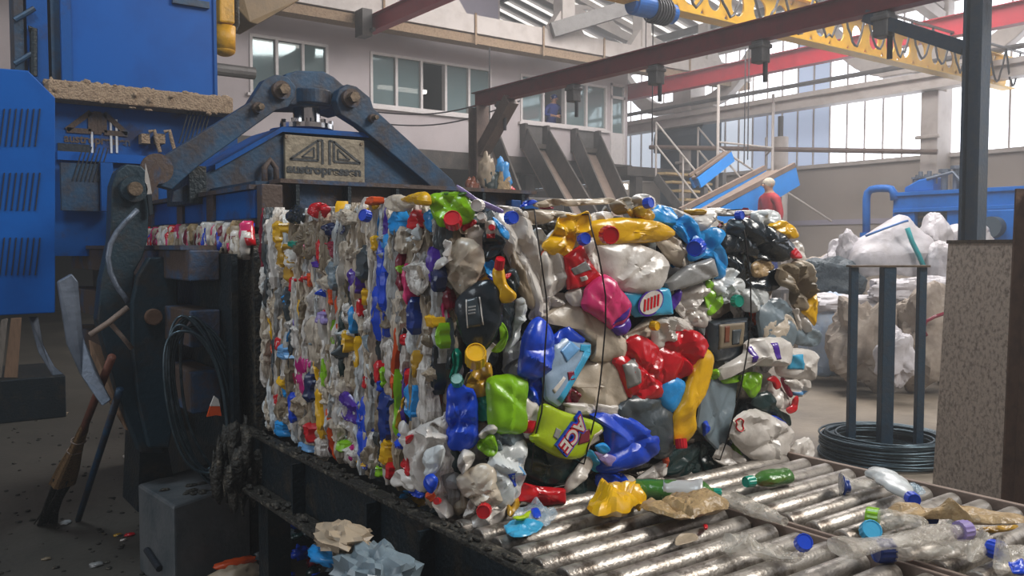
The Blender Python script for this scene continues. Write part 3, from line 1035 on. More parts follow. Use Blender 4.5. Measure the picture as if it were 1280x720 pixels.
# channel the bale leaves from
cx0, cx1 = 1.14, 2.62
for k, (z0, z1) in enumerate(((1.33, 1.455), (1.06, 1.21), (.79, .96))):
    mb = MB().box(1.0, 3.55, z0, 1.12, 6.2, z1)
    mb.build('channel_rib', 'press_rust', pr, bevel=.006)
    mb = MB().box(cx1 + .06, 3.55, z0, cx1 + .18, 6.2, z1)
    mb.build('channel_rib', 'press_rust', pr, bevel=.006)
MB().box(1.125, 3.42, .62, 1.15, 6.2, 1.44).build('channel_wall', 'black_steel', pr)
MB().box(cx1 + .02, 3.42, .62, cx1 + .05, 6.2, 1.66).build('channel_wall', 'black_steel', pr)
MB().box(1.16, 3.42, .62, cx1 + .02, 6.2, .7).build('channel_floor', 'black_steel', pr)
MB().box(1.195, 5.6, .71, cx1 + .015, 5.7, 1.6).build('ram_plate', 'black_steel', pr)
MB().box(.98, 3.6, 1.456, 1.125, 6.2, 1.475).build('slot_ledge', 'press_rust', pr)
# upper side beam
zb0 = 1.585
mb = MB().box(1.25, 3.5, zb0, 1.35, 6.3, zb0 + .12)
mb.build('side_beam', 'press_blue', pr, bevel=.005)
MB().box(1.235, 3.5, zb0 - .035, 1.35, 6.3, zb0 - .001).build('side_beam_flange', 'press_rust', pr)
MB().box(1.23, 3.5, zb0 + .121, 1.37, 6.3, zb0 + .14).build('side_beam_flange', 'press_rust', pr)
MB().box(1.26, 3.44, zb0 - .04, 1.35, 3.499, zb0 + .14).build('corner_post', 'press_rust', pr, bevel=.004)
for y in (4.0, 4.5, 5.1):
    MB().box(1.236, y, zb0, 1.249, y + .1, zb0 + .12).build('stiffener', 'press_rust', pr)
MB().box(cx1 - .05, 3.5, zb0, cx1 + .12, 6.3, zb0 + .12).build('side_beam', 'press_blue', pr, bevel=.005)
# top cross beam over the exit
zt0 = 1.6
MB().ibeam((1.36, 3.56, zt0 + .06), (cx1 + .1, 3.56, zt0 + .06), .14, .19, t=.018).build('cross_beam', 'press_rust', pr)
for i in range(6):
    x = 1.43 + i * .24
    MB().box(x, 3.495, zt0 - .015, x + .016, 3.6, zt0 + .135).build('stiffener', 'black_steel', pr)
MB().box(1.3, 3.62, zt0 + .13, cx1 + .1, 4.25, zt0 + .15).build('top_plate', 'press_dark', pr)
MB().box(1.36, 3.7, zt0 - .02, cx1, 6.2, zt0 + .0).build('channel_cover', 'black_steel', pr)
# yoke: trapezoid bridge carrying the cylinder
mb = plate_px([(215, 252), (217, 240), (345, 168), (470, 176), (535, 226), (560, 242), (560, 252)], Ym - .06, .03)
mb.build('yoke_plate', 'press_dark', pr)
mb = plate_px([(215, 252), (217, 240), (345, 168), (470, 176), (535, 226), (560, 242), (560, 252)], Ym + .32, .03)
mb.build('yoke_plate', 'press_dark', pr)
mb = MB()
a, b, c, d = A(262, 214), A(345, 167), A(470, 175), A(530, 222)
for p, q in ((a, b), (b, c), (c, d)):
    mb.prism([Vector((p.x, Ym - .09, p.z)), Vector((q.x, Ym - .09, q.z)), Vector((q.x, Ym - .09, q.z + .025)), Vector((p.x, Ym - .09, p.z + .025))], (0, .46, 0))
mb.build('yoke_cover', 'press_blue', pr)
a = A(245, 225)
MB().box(a.x - .06, Ym - .1, a.z - .12, a.x + .02, Ym + .3, a.z + .06).build('yoke_hollow', 'black_steel', pr)  # black box standing in for the shade of the yoke's hollow
# name plate
pc = at(405, 199, 1, Ym - .075)
p0, p1 = at(355, 168, 1, Ym - .075), at(455, 230, 1, Ym - .075)
w, h = p1.x - p0.x, p0.z - p1.z
npl = MB().box(p0.x, Ym - .085, p1.z, p1.x, Ym - .063, p0.z).build('name_plate', 'plate', pr, bevel=.003)
vs, fs = text_mesh('austropressen', h * .235, .002, offset=.0022)
xs = [v.x for v in vs]
sx = w * .93 / (max(xs) - min(xs))
MB().add([(pc.x + v.x * sx, Ym - .087 - v.z, p1.z + h * .26 + v.y * 1.15) for v in vs], fs).build('lettering', 'plate_dark', npl)
mb = MB()


def stroke(a, b, t=.012):
    q = lambda s: Vector((p0.x + w * s[0], Ym - .087, p1.z + h * (s[1] * .9 + .09)))
    mb.beam(q(a), q(b), .004, t, up=Vector((0, 0, 1)))


for sg in (1, -1):
    f = lambda x: .5 + sg * x
    stroke((f(-.44), .42), (f(-.1), .92)); stroke((f(-.1), .92), (f(-.1), .42)); stroke((f(-.1), .42), (f(-.44), .42))
    stroke((f(-.30), .49), (f(-.15), .74), .008); stroke((f(-.15), .74), (f(-.15), .49), .008); stroke((f(-.15), .49), (f(-.30), .49), .008)
    stroke((f(-.045), .34), (f(-.045), .94)); stroke((f(-.1), .92), (f(-.045), .94), .01)
mb.build('emblem', 'plate_dark', npl)
for px, py in ((358, 171), (452, 180), (358, 226), (451, 228)):
    q = at(px, py, 1, Ym - .09)
    MB().cyl((q.x, Ym - .092, q.z), (q.x, Ym - .083, q.z), .008, n=10).build('plate_screw', 'bolt', npl)
# shackle beside the plate
q = A(338, 215, Ym - .1)
mb = MB().tube([q + Vector((-.03, 0, -.1)), q + Vector((-.03, 0, .02)), q + Vector((0, 0, .06)), q + Vector((.03, 0, .02)), q + Vector((.03, 0, -.1))], .016, 8)
mb.build('shackle', 'press_rust', pr, smooth=True)
# cylinder
cc = A(391, 150)
yc = Ym + .02
MB().cyl((cc.x, yc + .12, A(391, 170).z), (cc.x, yc + .12, A(391, 160).z), .17, n=40).build('cylinder_base', 'press_blue', pr)
yc += .06
cf = MB().cyl((cc.x, yc, A(391, 160).z), (cc.x, yc, A(391, 154).z), .14, n=40).build('cylinder_flange', 'chrome', pr)
for i in range(10):
    a = 2 * PI * i / 10
    q = Vector((cc.x + .128 * math.cos(a), yc + .128 * math.sin(a), A(391, 154).z))
    MB().cyl(q, q + Vector((0, 0, .02)), .013, n=6).build('flange_bolt', 'chrome', cf)
MB().cyl((cc.x, yc, A(391, 153).z), (cc.x, yc, A(391, 130).z), .072, n=32).build('piston_rod', 'chrome', pr, smooth=False)
yc -= .06
MB().cyl((cc.x, yc, A(391, 131).z), (cc.x, yc, A(391, 113).z), .105, n=32).build('rod_head', 'press_dark', pr, bevel=.006)
# crosshead with chamfered top
mb = plate_px([(338, 118), (358, 92), (372, 88), (405, 89), (418, 96), (447, 122), (440, 140), (418, 133), (360, 131), (345, 138)], Ym - .02, .3)
mb.build('crosshead', 'press_dark', pr, bevel=.008)
# linkage arms
TL, TR = A(348, 110), A(437, 121)
BL, BR = A(186, 214), A(570, 240)
for y in (Ym - .12,):
    MB().prism([A(px, py, y) for px, py in ((322, 112), (330, 100), (345, 93), (360, 96), (370, 108), (369, 122), (360, 134), (345, 138), (245, 210), (215, 237), (196, 232), (192, 215), (204, 196), (312, 128))], (0, .07, 0)).build('link_arm', 'press_dark', pr, bevel=.005)
    MB().prism([A(px, py, y) for px, py in ((420, 125), (424, 112), (434, 105), (446, 108), (463, 122), (467, 135), (566, 225), (574, 240), (560, 246), (545, 238), (448, 157), (426, 143))], (0, .07, 0)).build('link_arm', 'press_dark', pr, bevel=.005)
for (px, py, r) in ((351, 113, .034), (322, 135, .02), (438, 123, .036), (465, 148, .016)):
    q = A(px, py, Ym - .13)
    b0 = MB().cyl((q.x, Ym - .15, q.z), (q.x, Ym - .119, q.z), r * 1.35, n=28).build('pin_washer', 'press_rust', pr)
    MB().cyl((q.x, Ym - .19, q.z), (q.x, Ym - .151, q.z), r * .8, n=6).build('pin_bolt', 'bolt', b0)
# clamping lever on the side of the channel
yl = Ym - .3
mb = MB().prism([at(px, py, 1, yl) for px, py in ((140, 232), (146, 215), (158, 205), (176, 207), (187, 218), (185, 300), (178, 322), (168, 340), (165, 385), (170, 450), (182, 520), (206, 566), (176, 566), (150, 500), (133, 440), (122, 400), (127, 350), (138, 300))], (0, .1, 0))
mb.build('clamp_lever', 'lever', pr, bevel=.006)
q = at(165, 237, 1, yl)
b0 = MB().cyl((q.x, yl - .04, q.z), (q.x, yl - .001, q.z), .055, n=28).build('pivot_boss', 'lever', pr)
MB().cyl((q.x, yl - .07, q.z), (q.x, yl - .041, q.z), .03, n=24).build('pivot_pin', 'bolt', b0)
mb = MB().prism([at(px, py, 1, yl - .06) for px, py in ((186, 322), (222, 320), (224, 480), (212, 560), (186, 560), (172, 500), (166, 440), (165, 380), (172, 345))], (0, .05, 0))
mb.build('hub_plate', 'lever', pr, bevel=.008)
q = at(191, 396, 1, yl - .065)
MB().cyl((q.x, yl - .09, q.z), (q.x, yl - .061, q.z), .036, n=28).build('hub_pin', 'cab_rust', pr, bevel=.004)
# linkage eye joining arm and lever
mb = MB().cyl((BL.x, Ym - .16, BL.z), (BL.x, Ym - .13, BL.z), .07, n=28)
mb.build('eye_joint', 'press_rust', pr)
MB().beam((BL.x - .02, Ym - .2, BL.z), (at(165, 237, 1, yl).x + .03, yl + .02, at(165, 237, 1, yl).z - .02), .05, .08).build('link_bar', 'press_rust', pr)

# press body behind the linkage
yb = 5.6
mb = plate_px([(66, 122), (296, 140), (300, 320), (66, 320)], yb, 1.6)
mb.build('body', 'press_blue', pr)
z1 = at(70, 189, 1, yb - .02).z
MB().box(at(70, 189, 1, yb).x, yb - .05, z1 - .05, at(300, 189, 1, yb).x, yb - .001, z1 - .0).build('body_seam', 'press_clean', pr)
mb = MB().box(at(72, 189, 1, yb).x, yb - .012, z1 + .002, at(112, 189, 1, yb).x, yb - .001, z1 + .05)
mb.build('body_gap', 'slot', pr)
mb = MB()
px0 = at(72, 192, 1, yb)
mb.box(px0.x, yb - .1, at(0, 262, 1, yb).z, at(118, 192, 1, yb).x, yb - .051, z1 - .07)
mb.build('lower_panel', 'press_dark', pr)
mb = MB()
mb.box(at(120, 195, 1, yb).x, yb - .13, at(0, 262, 1, yb).z, at(135, 195, 1, yb).x, yb - .051, z1 - .06)
mb.build('door_post', 'press_blue', pr)
MB().box(at(137, 195, 1, yb).x, yb - .02, at(0, 262, 1, yb).z, at(196, 195, 1, yb).x, yb - .001, z1 - .1).build('recess', 'press_rust', pr)
# worn painted emblem and word row on the body
q0, q1 = at(80, 165, 1, yb - .004), at(162, 143, 1, yb - .004)
W_, H_ = q1.x - q0.x, q1.z - q0.z
mb = MB()


def stroke2(a, b, t):
    q = lambda s: Vector((q0.x + W_ * s[0], yb - .006, q0.z + H_ * s[1]))
    mb.beam(q(a), q(b), .006, t)


for sg in (1, -1):
    f = lambda x: .5 + sg * x
    stroke2((f(-.46), .1), (f(-.1), .95), .03); stroke2((f(-.1), .95), (f(-.1), .1), .03); stroke2((f(-.46), .1), (f(-.1), .1), .03); stroke2((f(-.03), 0), (f(-.03), 1), .02)
mb.build('painted_emblem', 'press_rust', pr)
vs, fs = text_mesh('austropressen', .07, .001, offset=.002)
xs = [v.x for v in vs]
sx = W_ / (max(xs) - min(xs))
MB().add([(q0.x + W_ / 2 + v.x * sx, yb - .004 - v.z, q0.z - .035 + v.y) for v in vs], fs).build('painted_word', 'press_rust', pr)
for px, py in ((107, 205), (238, 160)):
    q = at(px, py, 1, yb - .105)
    mb = MB()
    for i in range(7):
        x = q.x - .07 + .022 * i
        mb.beam((x, yb - .104, q.z - .1), (x + .06, yb - .104, q.z + .1), .006, .008, up=Vector((0, 1, 0)))
    mb.build('vent_grid', 'slot', pr)
for px, py in ((184, 170), (203, 170)):
    q = at(px, py, 1, yb - .05)
    MB().box(q.x - .04, yb - .08, q.z - .05, q.x + .01, yb - .001, q.z + .01).tube([q + Vector((0, -.04, .02)), q + Vector((.03, -.05, .03)), q + Vector((.04, -.05, -.02)), q + Vector((.06, -.05, -.1))], .012, 8).build('latch', 'dust', pr, bevel=.003)
for px in (115, 139, 146):
    q = at(px, 168, 1, yb - .01)
    MB().box(q.x - .006, yb - .007, q.z - .11, q.x + .006, yb - .0055, q.z + .09).build('paint_drip', 'shirt_white', pr)
# dusty ledge and upper hopper box
q0, q1 = at(60, 98, 1, yb - .16), at(289, 144, 1, yb - .16)
zl = at(60, 98, 1, yb - .16).z
lg = MB().box(q0.x, yb - .16, at(60, 122, 1, yb - .16).z, at(292, 140, 1, yb - .16).x, yb + 1, zl).build('dust_ledge', 'dust', pr, bevel=.01)
mb = MB()
for i in range(60):
    x = R.uniform(q0.x, at(290, 140, 1, yb - .16).x); y = R.uniform(yb - .18, yb - .02)
    mb.sph((x, y, zl - (.0 if y > yb - .15 else R.uniform(.02, .13))), R.uniform(.01, .03), R.uniform(.01, .02), R.uniform(.005, .02), 8, 5, nz=.5, seed=i)
o = mb.build('lint', 'dust', lg, smooth=True); o['kind'] = 'stuff'
hb = thing('feed_hopper', 'plain bright blue upper hopper box above the dusty ledge', 'hopper', (at(170, 60, 1, yb - .1).x, yb, zl))
h0, h1 = at(78, 103, 1, yb - .04), at(268, 0, 1, yb - .04)
MB().box(h0.x, yb - .04, zl + .001, h1.x, yb + 1.3, 3.6).build('box_panel', 'press_clean', hb, bevel=.004)
MB().box(h0.x - .003, yb - .055, zl + .001, h0.x + .05, yb - .041, 3.6).build('edge_strip', 'press_blue', hb)
MB().box(h1.x - .012, yb - .055, zl + .001, h1.x + .006, yb - .041, 3.6).build('edge_strip', 'press_blue', hb)
q = at(215, 2, 1, yb - .05)
MB().box(q.x, yb - .07, q.z - .01, h1.x - .04, yb - .041, q.z + .03).build('flap', 'press_dark', hb)
# side ladder frame at the left of the hopper
for px0, px1, m_ in ((18, 30, 'press_dark'), (34, 60, 'press_blue'), (64, 77, 'press_dark')):
    a = at(px0, 50, 1, yb).x; b = at(px1, 50, 1, yb).x
    MB().box(a, yb + .0, zl + .002 if px0 > 60 else 2.0, b, yb + .2, 3.6).build('frame_upright', m_, hb)
for py in (25, 80):
    a = at(18, py, 1, yb - .03)
    MB().tube([a, a + Vector((.1, 0, .08))], .015, 8).build('rung', 'press_dark', hb)
MB().tube([at(42, 95, 1, yb - .03), at(42, 36, 1, yb - .03), at(36, 36, 1, yb - .03)], .02, 8).build('conduit', 'black_steel', hb)
MB().box(at(18, 50, 1, yb).x, yb + .2, 1.8, at(64, 50, 1, yb).x, yb + .4, 2.2).build('frame_foot', 'press_dark', hb)
# guard cabinet with louvres
yg = 4.6
gpts = [(-70, 80), (35, 88), (69, 122), (69, 391), (-70, 398)]
gd = thing('guard_cabinet', 'blue guard cabinet with slanted louvre slots at the far left', 'cabinet', at(0, 395, 1, yg))
MB().prism([at(px, py, 1, yg) for px, py in gpts], (0, .5, 0)).build('panel', 'press_clean', gd, bevel=.005)
for py0, py1 in ((136, 183), (216, 263), (297, 344)):
    mb = MB()
    for i in range(11):
        px = -28 + i * 7.4
        a, b = at(px + 4, py0, 1, yg - .002), at(px - 2, py1, 1, yg - .002)
        mb.beam(a, b, .004, .012, up=Vector((0, 1, 0)))
    mb.build('louvre_slots', 'slot', gd)
a = at(-40, 392, 1, yg)
MB().box(a.x - .05, yg + .2, 0, a.x + .05, yg + .3, a.z + .01).build('leg', 'black_steel', gd)

# yellow unit and board behind
hy = thing('hydraulic_unit', 'yellow hydraulic unit with round canister behind the hopper box', 'hydraulic unit', at(282, 60, 1, 6.9))
a, b = at(274, -12, 1, 6.9), at(294, 30, 1, 6.9)
MB().box(a.x, 6.9, b.z, b.x, 7.15, a.z).build('housing', 'hoist_yellow', hy, bevel=.015)
c0, c1 = at(281, 66, 1, 7.0), at(281, 33, 1, 7.0)
MB().cyl(c0 + Vector((0, 0, .02)), c1, .083, n=24).sph(c0 + Vector((0, 0, .02)), .083, .083, .05, 24).build('canister', 'hoist_yellow', hy, smooth=True)
MB().box(a.x - .1, 7.151, c1.z - .03, a.x + .02, 7.25, a.z).build('bracket', 'black_steel', hy)
MB().box(a.x - .2, 7.16, 0, a.x - .11, 7.26, a.z).build('post', 'black_steel', hy)
MB().tube([at(296, 0, 1, 7.1), at(297, 30, 1, 7.1), at(290, 44, 1, 7.1)], .02, 8).build('hose', 'grime', hy)
mb = MB()
q = [at(296, 10, 1, 8.0), at(312, 28, 1, 8.0), at(322, 30, 1, 8.0), at(375, 0, 1, 8.6), at(380, -20, 1, 8.6), at(300, -20, 1, 8.0)]
mb.prism(q, (0, .5, 0))
for q_ in (q[1], q[3]):
    mb.tube([q_ + Vector((-.1, .3, .2)), Vector((q_.x - .1, q_.y + .3, CEIL))], .02, 6)
tag(mb.build('conveyor_underside', 'wood_crate', bevel=.02), 'brown stained board underside above the left windows', 'board')
MB_ = MB().tube([at(268, 86, 1, 12.5), at(318, 92, 1, 12.5)], .09, 12)
tag(MB_.build('wall_duct', 'grey_steel'), 'short grey duct on the wall right of the hopper box', 'duct')

# knife stuck behind the lever, rods, coil
kn = thing('knife', 'knife with pale blade standing point up on the clamp lever', 'knife', at(189, 265, 1, yl - .03))
k = lambda px, py: at(px, py, 1, yl - .04)
MB().prism([k(182, 204), k(187, 225), k(190, 242), k(184, 243), k(181, 225)], (0, .006, 0)).build('blade', 'blade', kn)
MB().prism([k(184, 243.5), k(190, 243), k(192, 268), k(187, 270)], (0, .02, 0)).build('handle', 'K', kn, bevel=.003)
rod = [at(px, py, 1, yl - .09) for px, py in ((172, 262), (158, 276), (146, 290), (138, 305), (135, 322), (138, 340), (146, 358), (155, 370), (160, 378))]
tag(MB().tube(rod, .011, 8).build('bent_rod', 'pipe_grey', smooth=True), 'curved grey steel rod hooked on the clamp lever', 'rod')
rod = [at(px, py, 1, yl - .12) for px, py in ((160, 384), (136, 403), (112, 419))]
tag(MB().tube(rod, .012, 8).build('bent_rod', 'belt', smooth=True), 'short straight rod lying across the clamp lever below the curved rod', 'rod')
rod = [at(px, py, 1, yl - .1) for px, py in ((137, 403), (152, 420), (165, 436))]
tag(MB().tube(rod, .010, 8).build('bent_rod', 'belt', smooth=True), 'shortest rod pointing down to the hub plate', 'rod')
cl = thing('wire_coil', 'dark wire coil hanging upright on the ribs beside the bale', 'wire coil', at(250, 595, 1, 3.5))
ctr = at(250, 500, 1, 3.55)
for i in range(9):
    pts = []
    rx = .105 + R.uniform(-.012, .012); rz = .33 + R.uniform(-.02, .02)
    for j in range(40):
        a = 2 * PI * j / 40
        pts.append(ctr + Vector((rx * math.cos(a) - .05 * math.sin(a) + .008 * i - .03, -.06 - .02 * math.cos(a) + .006 * i, rz * math.sin(a) + (.02 * math.sin(3 * a + i)))))
    MB().tube(pts, .0065, 6, closed=True).build('wire_turn', 'wire', cl, smooth=True)
for i in range(14):
    pts = []
    for j in range(13):
        a = -PI * .48 + PI * .62 * j / 12
        pts.append(ctr + Vector((.06 + (.07 + .012 * i) * math.cos(a) + .01 * i, .12, -.05 + .27 * math.sin(a))))
    MB().tube(pts, .006, 6).build('wire_turn', 'wire', cl, smooth=True)
ws_ = thing('warning_scrap', 'red and white scrap caught on the wire coil', 'scrap', at(268, 521, 1, 3.44))
MB().prism([at(259, 521, 1, 3.44), at(263, 508, 1, 3.44), at(275, 508, 1, 3.44), at(277, 520, 1, 3.44), at(270, 519, 1, 3.44)], (0, .01, 0)).build('lower_half', 'O', ws_)
MB().prism([at(263, 507.6, 1, 3.44), at(268, 495, 1, 3.44), at(273, 499, 1, 3.44), at(275, 507.6, 1, 3.44)], (0, .01, 0)).build('upper_half', 'W', ws_)
# block, boards, broom, bar
zb_ = .4
b0, b1, b2 = at(217, 633, 2, zb_), at(172, 605, 2, zb_), at(312, 600, 2, zb_)
mb = MB().prism([b1, b0, b2, b2 + (b1 - b0)], (0, 0, -.4))
mb2 = thing('machine_footing', 'greasy dark block on the floor under the press lever', 'block', ((b1 + b2) / 2) * 1)
mb2.location.z = 0
mb.build('block', 'block', mb2, bevel=.012)
mm = MB()
for i in range(16):
    p = b0.lerp(b1, R.uniform(.1, .8)).lerp(b2, R.uniform(.1, .7))
    mm.sph((p.x, p.y, zb_ + .004), R.uniform(.008, .03), R.uniform(.008, .02), .008, 8, 5, nz=.6, seed=i)
o = mm.build('crumbs', 'grime', mb2); o['kind'] = 'stuff'
mm = MB().tube([b0.lerp(b1, .7) + Vector((-.012, -.012, -.26)), b0.lerp(b1, .35) + Vector((-.012, -.012, -.3))], .015, 8)
mm.build('drain_notch', 'slot', mb2)
# low dark base behind, under the press
MB().box(1.36, 3.9, 0, 2.6, 6.2, .6).build('base', 'black_steel', pr)
MB().prism([at(px, py, 1, yl + .12) for px, py in ((176, 540), (206, 540), (225, 640), (172, 640))], (0, .3, 0)).build('lever_base', 'black_steel', pr)
tag(MB().prism([at(72, 352, 1, 4.0), at(90, 342, 1, 4.0), at(98, 352, 1, 4.0), at(104, 420, 1, 4.0), at(118, 462, 1, 3.9), at(140, 500, 1, 3.9), at(128, 508, 1, 3.9), at(102, 470, 1, 4.0), at(84, 430, 1, 4.0)], (0, .03, 0)).build('bent_sheet', 'pipe_grey', bevel=.006), 'bent grey steel strip leaning beside the clamp lever', 'steel strip')
tag(MB().prism([at(36, 396, 1, 4.9), at(48, 396, 1, 4.9), at(54, 430, 1, 4.85), at(68, 458, 1, 4.8), at(80, 468, 1, 4.75), at(66, 470, 1, 4.8), at(48, 440, 1, 4.85)], (0, .02, 0)).build('bent_sheet', 'pipe_grey', bevel=.004), 'curved grey strip hanging below the guard cabinet', 'steel strip')
tag(MB().prism([at(2, 400, 1, 8.3), at(10, 398, 1, 8.3), at(2, 472, 1, 8.3), at(-12, 472, 1, 8.3)], (0, .03, 0)).build('board', 'wood', bevel=.003), 'grey board leaning under the guard cabinet, left of the tan one', 'board')
tag(MB().prism([at(14, 398, 1, 8.3), at(27, 397, 1, 8.3), at(22, 472, 1, 8.3), at(5, 472, 1, 8.3)], (0, .03, 0)).build('board', 'wood_tan', bevel=.003), 'tan board leaning under the guard cabinet', 'board')
q = at(-40, 474, 1, 8.2)
tag(MB().box(q.x, 8.2, 0, at(82, 470, 1, 8.2).x, 9.2, at(20, 474, 1, 8.2).z).build('floor_plinth', 'black_steel', bevel=.01), 'dark low plinth carrying the leaning boards', 'plinth')
tag(MB().prism([at(112, 425, 1, 4.15), at(150, 445, 1, 4.15), at(170, 540, 1, 4.1), at(158, 538, 1, 4.1), at(118, 470, 1, 4.15)], (0, .03, 0)).build('plank', 'wood_tan', bevel=.004), 'brown plank leaning behind the broom handle', 'plank')
br = thing('broom', 'twig broom with brown handle leaning head down by the clamp lever', 'broom', at(57, 655, 2, 0))
t0 = at(57, 655, 2, 0)
top = at(140, 446, 1, 3.86)
dr = (top - t0)
P = lambda f: t0 + dr * f
MB().tube([P(.6), P(.8), P(1.0)], .017, 10).build('handle', 'handle', br, smooth=True)
prof = [(.3, .062), (.4, .052), (.5, .034), (.56, .026), (.62, .024), (.66, .016)]
mb = MB()
n = 22
a, b = bas(dr)
vs = []
for f, r in prof:
    for j in range(n):
        t = 2 * PI * j / n
        rr = r * (1 + .12 * math.sin(j * 5.0))
        vs.append(P(f) + a * math.cos(t) * rr + b * math.sin(t) * rr * .6)
fs = [(i * n + j, i * n + (j + 1) % n, (i + 1) * n + (j + 1) % n, (i + 1) * n + j) for i in range(len(prof) - 1) for j in range(n)]
mb.add(vs, fs + [tuple(range(n))[::-1], tuple(range((len(prof) - 1) * n, len(prof) * n))])
bh = mb.build('twig_head', 'bristle', br)
for f in (.5, .56):
    MB().tube([P(f) + a * math.cos(t) * .033 + b * math.sin(t) * .02 for t in [2 * PI * j / 16 for j in range(16)]], .004, 5, closed=True).build('binding', 'belt', bh)
mb = MB()
for i in range(46):
    t = R.uniform(0, 2 * PI); q = R.uniform(0, 1) ** .5
    s0 = P(.34) + a * math.cos(t) * q * .055 + b * math.sin(t) * q * .03
    e = Vector((R.uniform(-.055, .055), R.uniform(-.03, .03), 0))
    mb.tube([s0, s0.lerp(t0 + e, .5) + Vector((-.012, 0, 0)), t0 + e + Vector((0, 0, .006))], .006, 5, r2=.004)
o = mb.build('twig_tips', 'bristle_dark', br); o['kind'] = 'stuff'
a_, b_ = at(98, 653, 2, 0) + Vector((0, 0, .016)), at(150, 487, 1, 3.9)
tag(MB().tube([a_, b_], .016, 10).build('iron_bar', 'press_dark', smooth=True), 'thin dark iron bar leaning right of the broom', 'bar')
# ================================================================== the bale
X0, Y0 = 1.2, 1.9          # front corner of the bale
X1, Y1 = 2.62, 3.27
ZB, ZT = .755, 1.6
bale = thing('waste_bale', 'pressed bale of colourful plastic packaging tied with wire on the roller conveyor', 'bale', ((X0 + X1) / 2, (Y0 + Y1) / 2, ZB))
NE, NL = Vector((0, -1, 0)), Vector((-1, 0, 0))
NC = Vector((-1, -1, 0)).normalized()
FACES = {'E': (Vector((0, Y0, 0)), Vector((1, 0, 0)), NE), 'L': (Vector((X0, 0, 0)), Vector((0, -1, 0)), NL),
         'C': (Vector((X0 + .045, Y0 + .045, 0)), Vector((1, -1, 0)).normalized(), NC)}
VZ = Vector((0, 0, 1))
CR = {'B': (480, 230, 4.8), 'C': (640, 230, 4.8), 'D': (820, 230, 4.0), 'F': (480, 370, 4.8), 'G': (640, 370, 4.8), 'H': (820, 390, 4.0), 'J': (480, 510, 4.8), 'K': (620, 510, 4.0), 'L': (800, 540, 4.0), 'M': (1000, 540, 4.0), 'p': (0, 0, 1)}


def px_(t, p):
    o = CR[t]
    return o[0] + p[0] / o[2], o[1] + p[1] / o[2]


def face_of(x):
    return 'L' if x < 540 else ('C' if x < 628 else 'E')


# dark compressed core
mb = MB()
bm_ = 44


def core_face(O, u, w, n, hgt, z0, seed):
    vs = []
    fs = []
    nu, nv = 46, 26
    for i in range(nu + 1):
        for j in range(nv + 1):
            a, z = w * i / nu, z0 + hgt * j / nv
            e = min(i, nu - i, j, nv - j)
            d = (.03 * noise.noise(Vector((a * 9, z * 9, seed))) + .016 * noise.noise(Vector((a * 25, z * 25, seed)))) * min(1, e / 2)
            vs.append(O + u * a + VZ * z + n * d)
    for i in range(nu):
        for j in range(nv):
            k = i * (nv + 1) + j
            fs.append((k, k + nv + 1, k + nv + 2, k + 1))
    return vs, fs


cx, cy = X0 + .05, Y0 + .06
w_, d_, h_ = X1 - .05 - cx, Y1 + .02 - cy, ZT - .06 - ZB
for O, u, w, n, sd in ((Vector((cx, cy, 0)), Vector((1, 0, 0)), w_, NE, 1), (Vector((cx, cy + d_, 0)), Vector((0, -1, 0)), d_, NL, 2), (Vector((cx + w_, cy, 0)), Vector((0, 1, 0)), d_, Vector((1, 0, 0)), 3), (Vector((cx + w_, cy + d_, 0)), Vector((-1, 0, 0)), w_, Vector((0, 1, 0)), 4)):
    mb.add(*core_face(O, u, w, n, h_, ZB, sd))
vs = []
nu = 30
for i in range(nu + 1):
    for j in range(nu + 1):
        e = min(i, nu - i, j, nu - j)
        vs.append((cx + w_ * i / nu, cy + d_ * j / nu, ZB + h_ + .02 * noise.noise(Vector((i * .5, j * .5, 9))) * min(1, e)))
mb.add(vs, [(i * (nu + 1) + j, (i + 1) * (nu + 1) + j, (i + 1) * (nu + 1) + j + 1, i * (nu + 1) + j + 1) for i in range(nu) for j in range(nu)])
mb.add([(cx, cy, ZB), (cx + w_, cy, ZB), (cx + w_, cy + d_, ZB), (cx, cy + d_, ZB)], [(0, 3, 2, 1)])
M['core'] = mat('compressed_core', '4a4338', rough=.5, dirt=.95, dcol='20262a', dscale=30, bump=.5, bscale=60, lo=.42, hi=.6)
mb.build('pressed_core', 'core', bale, smooth=True)

SEED = [0]


def piece(name, col, t, pts, th=.03, ly=0, amp=.006, fr=20, sharp=False, flat=2.4, label=None, face=None, aniso=(1, 1), nn=52, rings=10, mm=None, back=.6, grow=1.07):
    SEED[0] += 1
    P = [px_(t, p) for p in pts]
    gx, gy = sum(p[0] for p in P) / len(P), sum(p[1] for p in P) / len(P)
    P = [(gx + (p[0] - gx) * grow, gy + (p[1] - gy) * grow) for p in P]
    cxp = sum(p[0] for p in P) / len(P)
    f = face or face_of(cxp)
    O, u, n = FACES[f]
    loc = []
    for x, y in P:
        q = onplane(x, y, O + n * (ly * .012 + .01), n) - O
        loc.append((q.dot(u), q.z))
    pf = Puff(loc, O, u, VZ, n, thick=th, amp=amp, fr=fr, seed=SEED[0], flat=flat, sharp=sharp, off=ly * .012, aniso=aniso, nn=nn, rings=rings, back=back)
    if mm is not None:
        pf.mb(mm)
        return pf
    ob = pf.mb().build(name, M[col] if isinstance(col, str) else col, bale, smooth=True, sharp=26)
    if label:
        ob['label'] = label
    pf.ob = ob
    pf.f = f
    return pf


def loc_of(pf, t, p):
    x, y = px_(t, p)
    q = onplane(x, y, pf.O + pf.n * (pf.off + pf.thick * .8), pf.n) - pf.O
    return q.dot(pf.u), q.z


def patch(pf, t, quad, col, name='label', lift=.002):
    return pf.patch([loc_of(pf, t, p) for p in quad], lift=lift).build(name, col, pf.ob, smooth=True)


